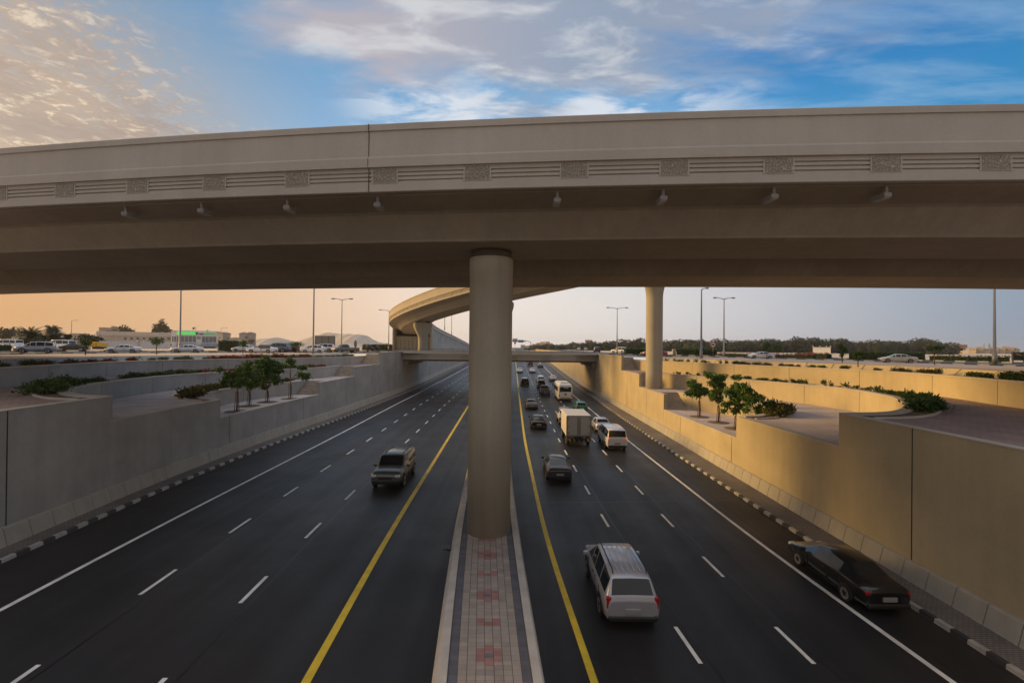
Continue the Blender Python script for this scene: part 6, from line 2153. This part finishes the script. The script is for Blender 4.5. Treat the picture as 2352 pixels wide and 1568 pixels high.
# site fence, yellow cabin
t = thing("site_fence", "row of pale white hoarding panels between the shed and the long building", "fence", (at_y(228, 800, 110).x, 110, Z(G)))
for i in range(19):
    u = 228 + i * 8.6
    if 312 < u < 320: continue
    xa = at_y(u, 795, 110).x - t.location.x; xb = at_y(u + 8.2, 795, 110).x - t.location.x
    mb = MB(); mb.box(((xa + xb) / 2, 0, .98), (xb - xa, .06, 1.75)); mb.build("panel", simple("hoarding_white", (.55, .56, .60), .6), t)
    mb = MB(); mb.box((xa, .07, 1.05), (.08, .08, 2.2)); mb.build("post", M_STEEL, t)
Y = 96; t = thing("yellow_cabin", "bright yellow site cabin with a lower box beside it, right of the small dark tree", "cabin", (at_y(205.5, 800, Y).x, Y, Z(G)))
k = Y / FPX; M_YC = simple("cabin_yellow", (.62, .36, .01), .5, var=.12)
mb = MB(); mb.rbox((6.5 * k, .8, 1.05), (13 * k, 1.6, 1.1), .15); mb.build("cab", M_YC, t)
mb = MB(); mb.box((21 * k, .8, .98), (12.5 * k, 1.4, .72)); mb.build("box", M_YC, t)
mb = MB(); mb.box((9 * k, -.01, .95), (.3, .03, .8)); mb.build("door", simple("cabin_orange", (.6, .25, .01), .5), t)
mb = MB(); mb.box((15 * k, .8, .3), (24 * k, 1.0, .5)); mb.build("undercarriage", M_TRIM, t)

# ------------------------------------------------------------------ buildings on the right and far away
def small(label, name, u0, u1, vt, Y, mat, d=8, wins=(), roof=None):
    b = Bld(name, label, u0, u1, vt, Y, d, mat, roof)
    for w_ in wins: b.window(*w_)
    return b


b = small("small white walled building with corner pinnacles standing on the open sand", "white_pavilion", 1867, 1908, 797.6, 150, M_BW)
for u in (1867.6, 1883, 1898, 1907.4):
    x, z = b.loc(u, 797.6); mb = MB(); mb.box((x, .3, b.H + .28), (.34, .34, .4), taper=.7); mb.build("pinnacle", M_BW, b.t)
b = small("long pale building with a dark brown upper storey right of the tree belt", "long_pavilion", 2180, 2222, 796.5, 270, M_BEI2, 12, roof=M_SHADE)
b.rect("dark_storey", 2176, 2222, 791.5, 797, simple("brown_roof_storey", (.16, .10, .08), .9), 1.0, th=10)
for i in range(4): b.window(2186 + i * 9, 2191 + i * 9, 800, 804)
b = small("cream house block peeking out between the dark trees", "cream_house", 2143, 2156, 790, 262, simple("cream_render", (.5, .4, .33), .9), 6, [(2149, 2152, 795, 798)])
b = small("pink beige villa roof showing above the tree belt left of the slender pier", "distant_villa", 1344, 1360, 781, 330, simple("pinkish_render", (.48, .33, .24), .9), 8, [(1350, 1353, 783, 785)])
rg = random.Random(12)
u = 2196; i = 0
pos = ["beside the brown topped pavilion", "just right of the brown topped pavilion", "left of the tall right lamp post", "left behind the tall right lamp post", "behind the tall right lamp post", "right behind the tall right lamp post", "near the right frame edge", "at the right frame edge"]
SHADES = [("cream", (.50, .40, .28)), ("tan", (.40, .31, .22)), ("pale", (.55, .47, .37)), ("ochre", (.45, .33, .2))]
k = 0
for row, Y in ((0, 420), (1, 520)):
    u = 2224
    for i in range(7):
        w_ = rg.uniform(15, 21); sh = SHADES[(k + row) % 4]
        vt = 798.5 + rg.uniform(-1.5, 3.5) - row * 2.0 + (u - 2224) * .012
        b = small("%s flat roofed house %s, %s row on the horizon" % (sh[0], pos[1 + min(6, i)], "nearer" if row == 0 else "farther"), "town_house", u, u + w_, vt, Y, simple("town_" + sh[0], sh[1], .9), 10)
        b.window(u + w_ * .2, u + w_ * .38, vt + 1.5, vt + 3.6); b.window(u + w_ * .6, u + w_ * .78, vt + 1.5, vt + 3.6)
        b.rect("stair_head", u + w_ * .3, u + w_ * .55, vt - 1.3, vt, simple("town_" + sh[0], sh[1], .9), -2, th=4)
        u += w_ * rg.uniform(.9, 1.05); k += 1
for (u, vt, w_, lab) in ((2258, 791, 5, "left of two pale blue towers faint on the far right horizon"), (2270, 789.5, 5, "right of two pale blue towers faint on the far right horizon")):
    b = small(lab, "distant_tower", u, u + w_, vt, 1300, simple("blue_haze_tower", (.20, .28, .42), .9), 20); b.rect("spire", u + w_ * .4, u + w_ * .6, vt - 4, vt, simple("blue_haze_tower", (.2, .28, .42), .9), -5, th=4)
CB = [(1222, 1232, 790, 700, "tan"), (1232, 1242, 787.5, 720, "ochre"), (1241, 1252, 785, 760, "pale"), (1253, 1262, 784.5, 740, "cream"), (1205, 1222, 794, 800, "pale"), (1196, 1206, 792, 900, "tan")]
for i, (u0, u1, vt, Y, sh) in enumerate(CB):
    lab = ["ochre brown far block just right of the gantry mast", "far orange tan apartment block beside the gantry", "pale tall far apartment block over the road's end", "cream far apartment block touching the tree belt", "low pale far block behind the gantry mast", "small far tan block under the blue direction boards"][i]
    b = small(lab, "apartment_block", u0, u1, vt, Y, simple("town_" + sh, dict(SHADES)[sh], .9), 20)
    for j in range(3):
        for r_ in range(2):
            uu = u0 + (u1 - u0) * (.15 + .28 * j); b.window(uu, uu + (u1 - u0) * .13, vt + 1.6 + r_ * 3, vt + 3.2 + r_ * 3)
CBL = [(870, 884, 791, 420, "tan"), (880, 893, 788.5, 460, "pale"), (1060, 1078, 791, 500, "pale")]
for i, (u0, u1, vt, Y, sh) in enumerate(CBL):
    lab = ["low tan far building between the sand heap and the ramp", "pale far building behind the single armed lamp post by the ramp", "pale far building at the low end of the ramp approach"][i]
    b = small(lab, "distant_building", u0, u1, vt, Y, simple("town_" + sh, dict(SHADES)[sh], .9), 16)
    for j in range(3): uu = u0 + (u1 - u0) * (.15 + .28 * j); b.window(uu, uu + (u1 - u0) * .13, vt + 1.6, vt + 3.4)
# ------------------------------------------------------------------ air
HZ = 0.00025
mb = MB()
x0, x1, y0, y1, z0, z1 = -1500, 1500, -1500, 1500, -2.5, 42
hm = bpy.data.materials.new("thin_haze"); hm.use_nodes = True
hn = hm.node_tree
for n_ in list(hn.nodes): hn.nodes.remove(n_)
ho = hn.nodes.new("ShaderNodeOutputMaterial"); hv = hn.nodes.new("ShaderNodeVolumePrincipled")
hv.inputs['Color'].default_value = (.92, .90, .90, 1); hv.inputs['Density'].default_value = HZ; hv.inputs['Anisotropy'].default_value = .2
hn.links.new(hv.outputs[0], ho.inputs['Volume'])
mb.add([(x0, y0, z0), (x1, y0, z0), (x1, y1, z0), (x0, y1, z0), (x0, y0, z1), (x1, y0, z1), (x1, y1, z1), (x0, y1, z1)], [(0, 3, 2, 1), (4, 5, 6, 7), (0, 1, 5, 4), (1, 2, 6, 5), (2, 3, 7, 6), (3, 0, 4, 7)])
struct(mb.build("haze", hm), "stuff")
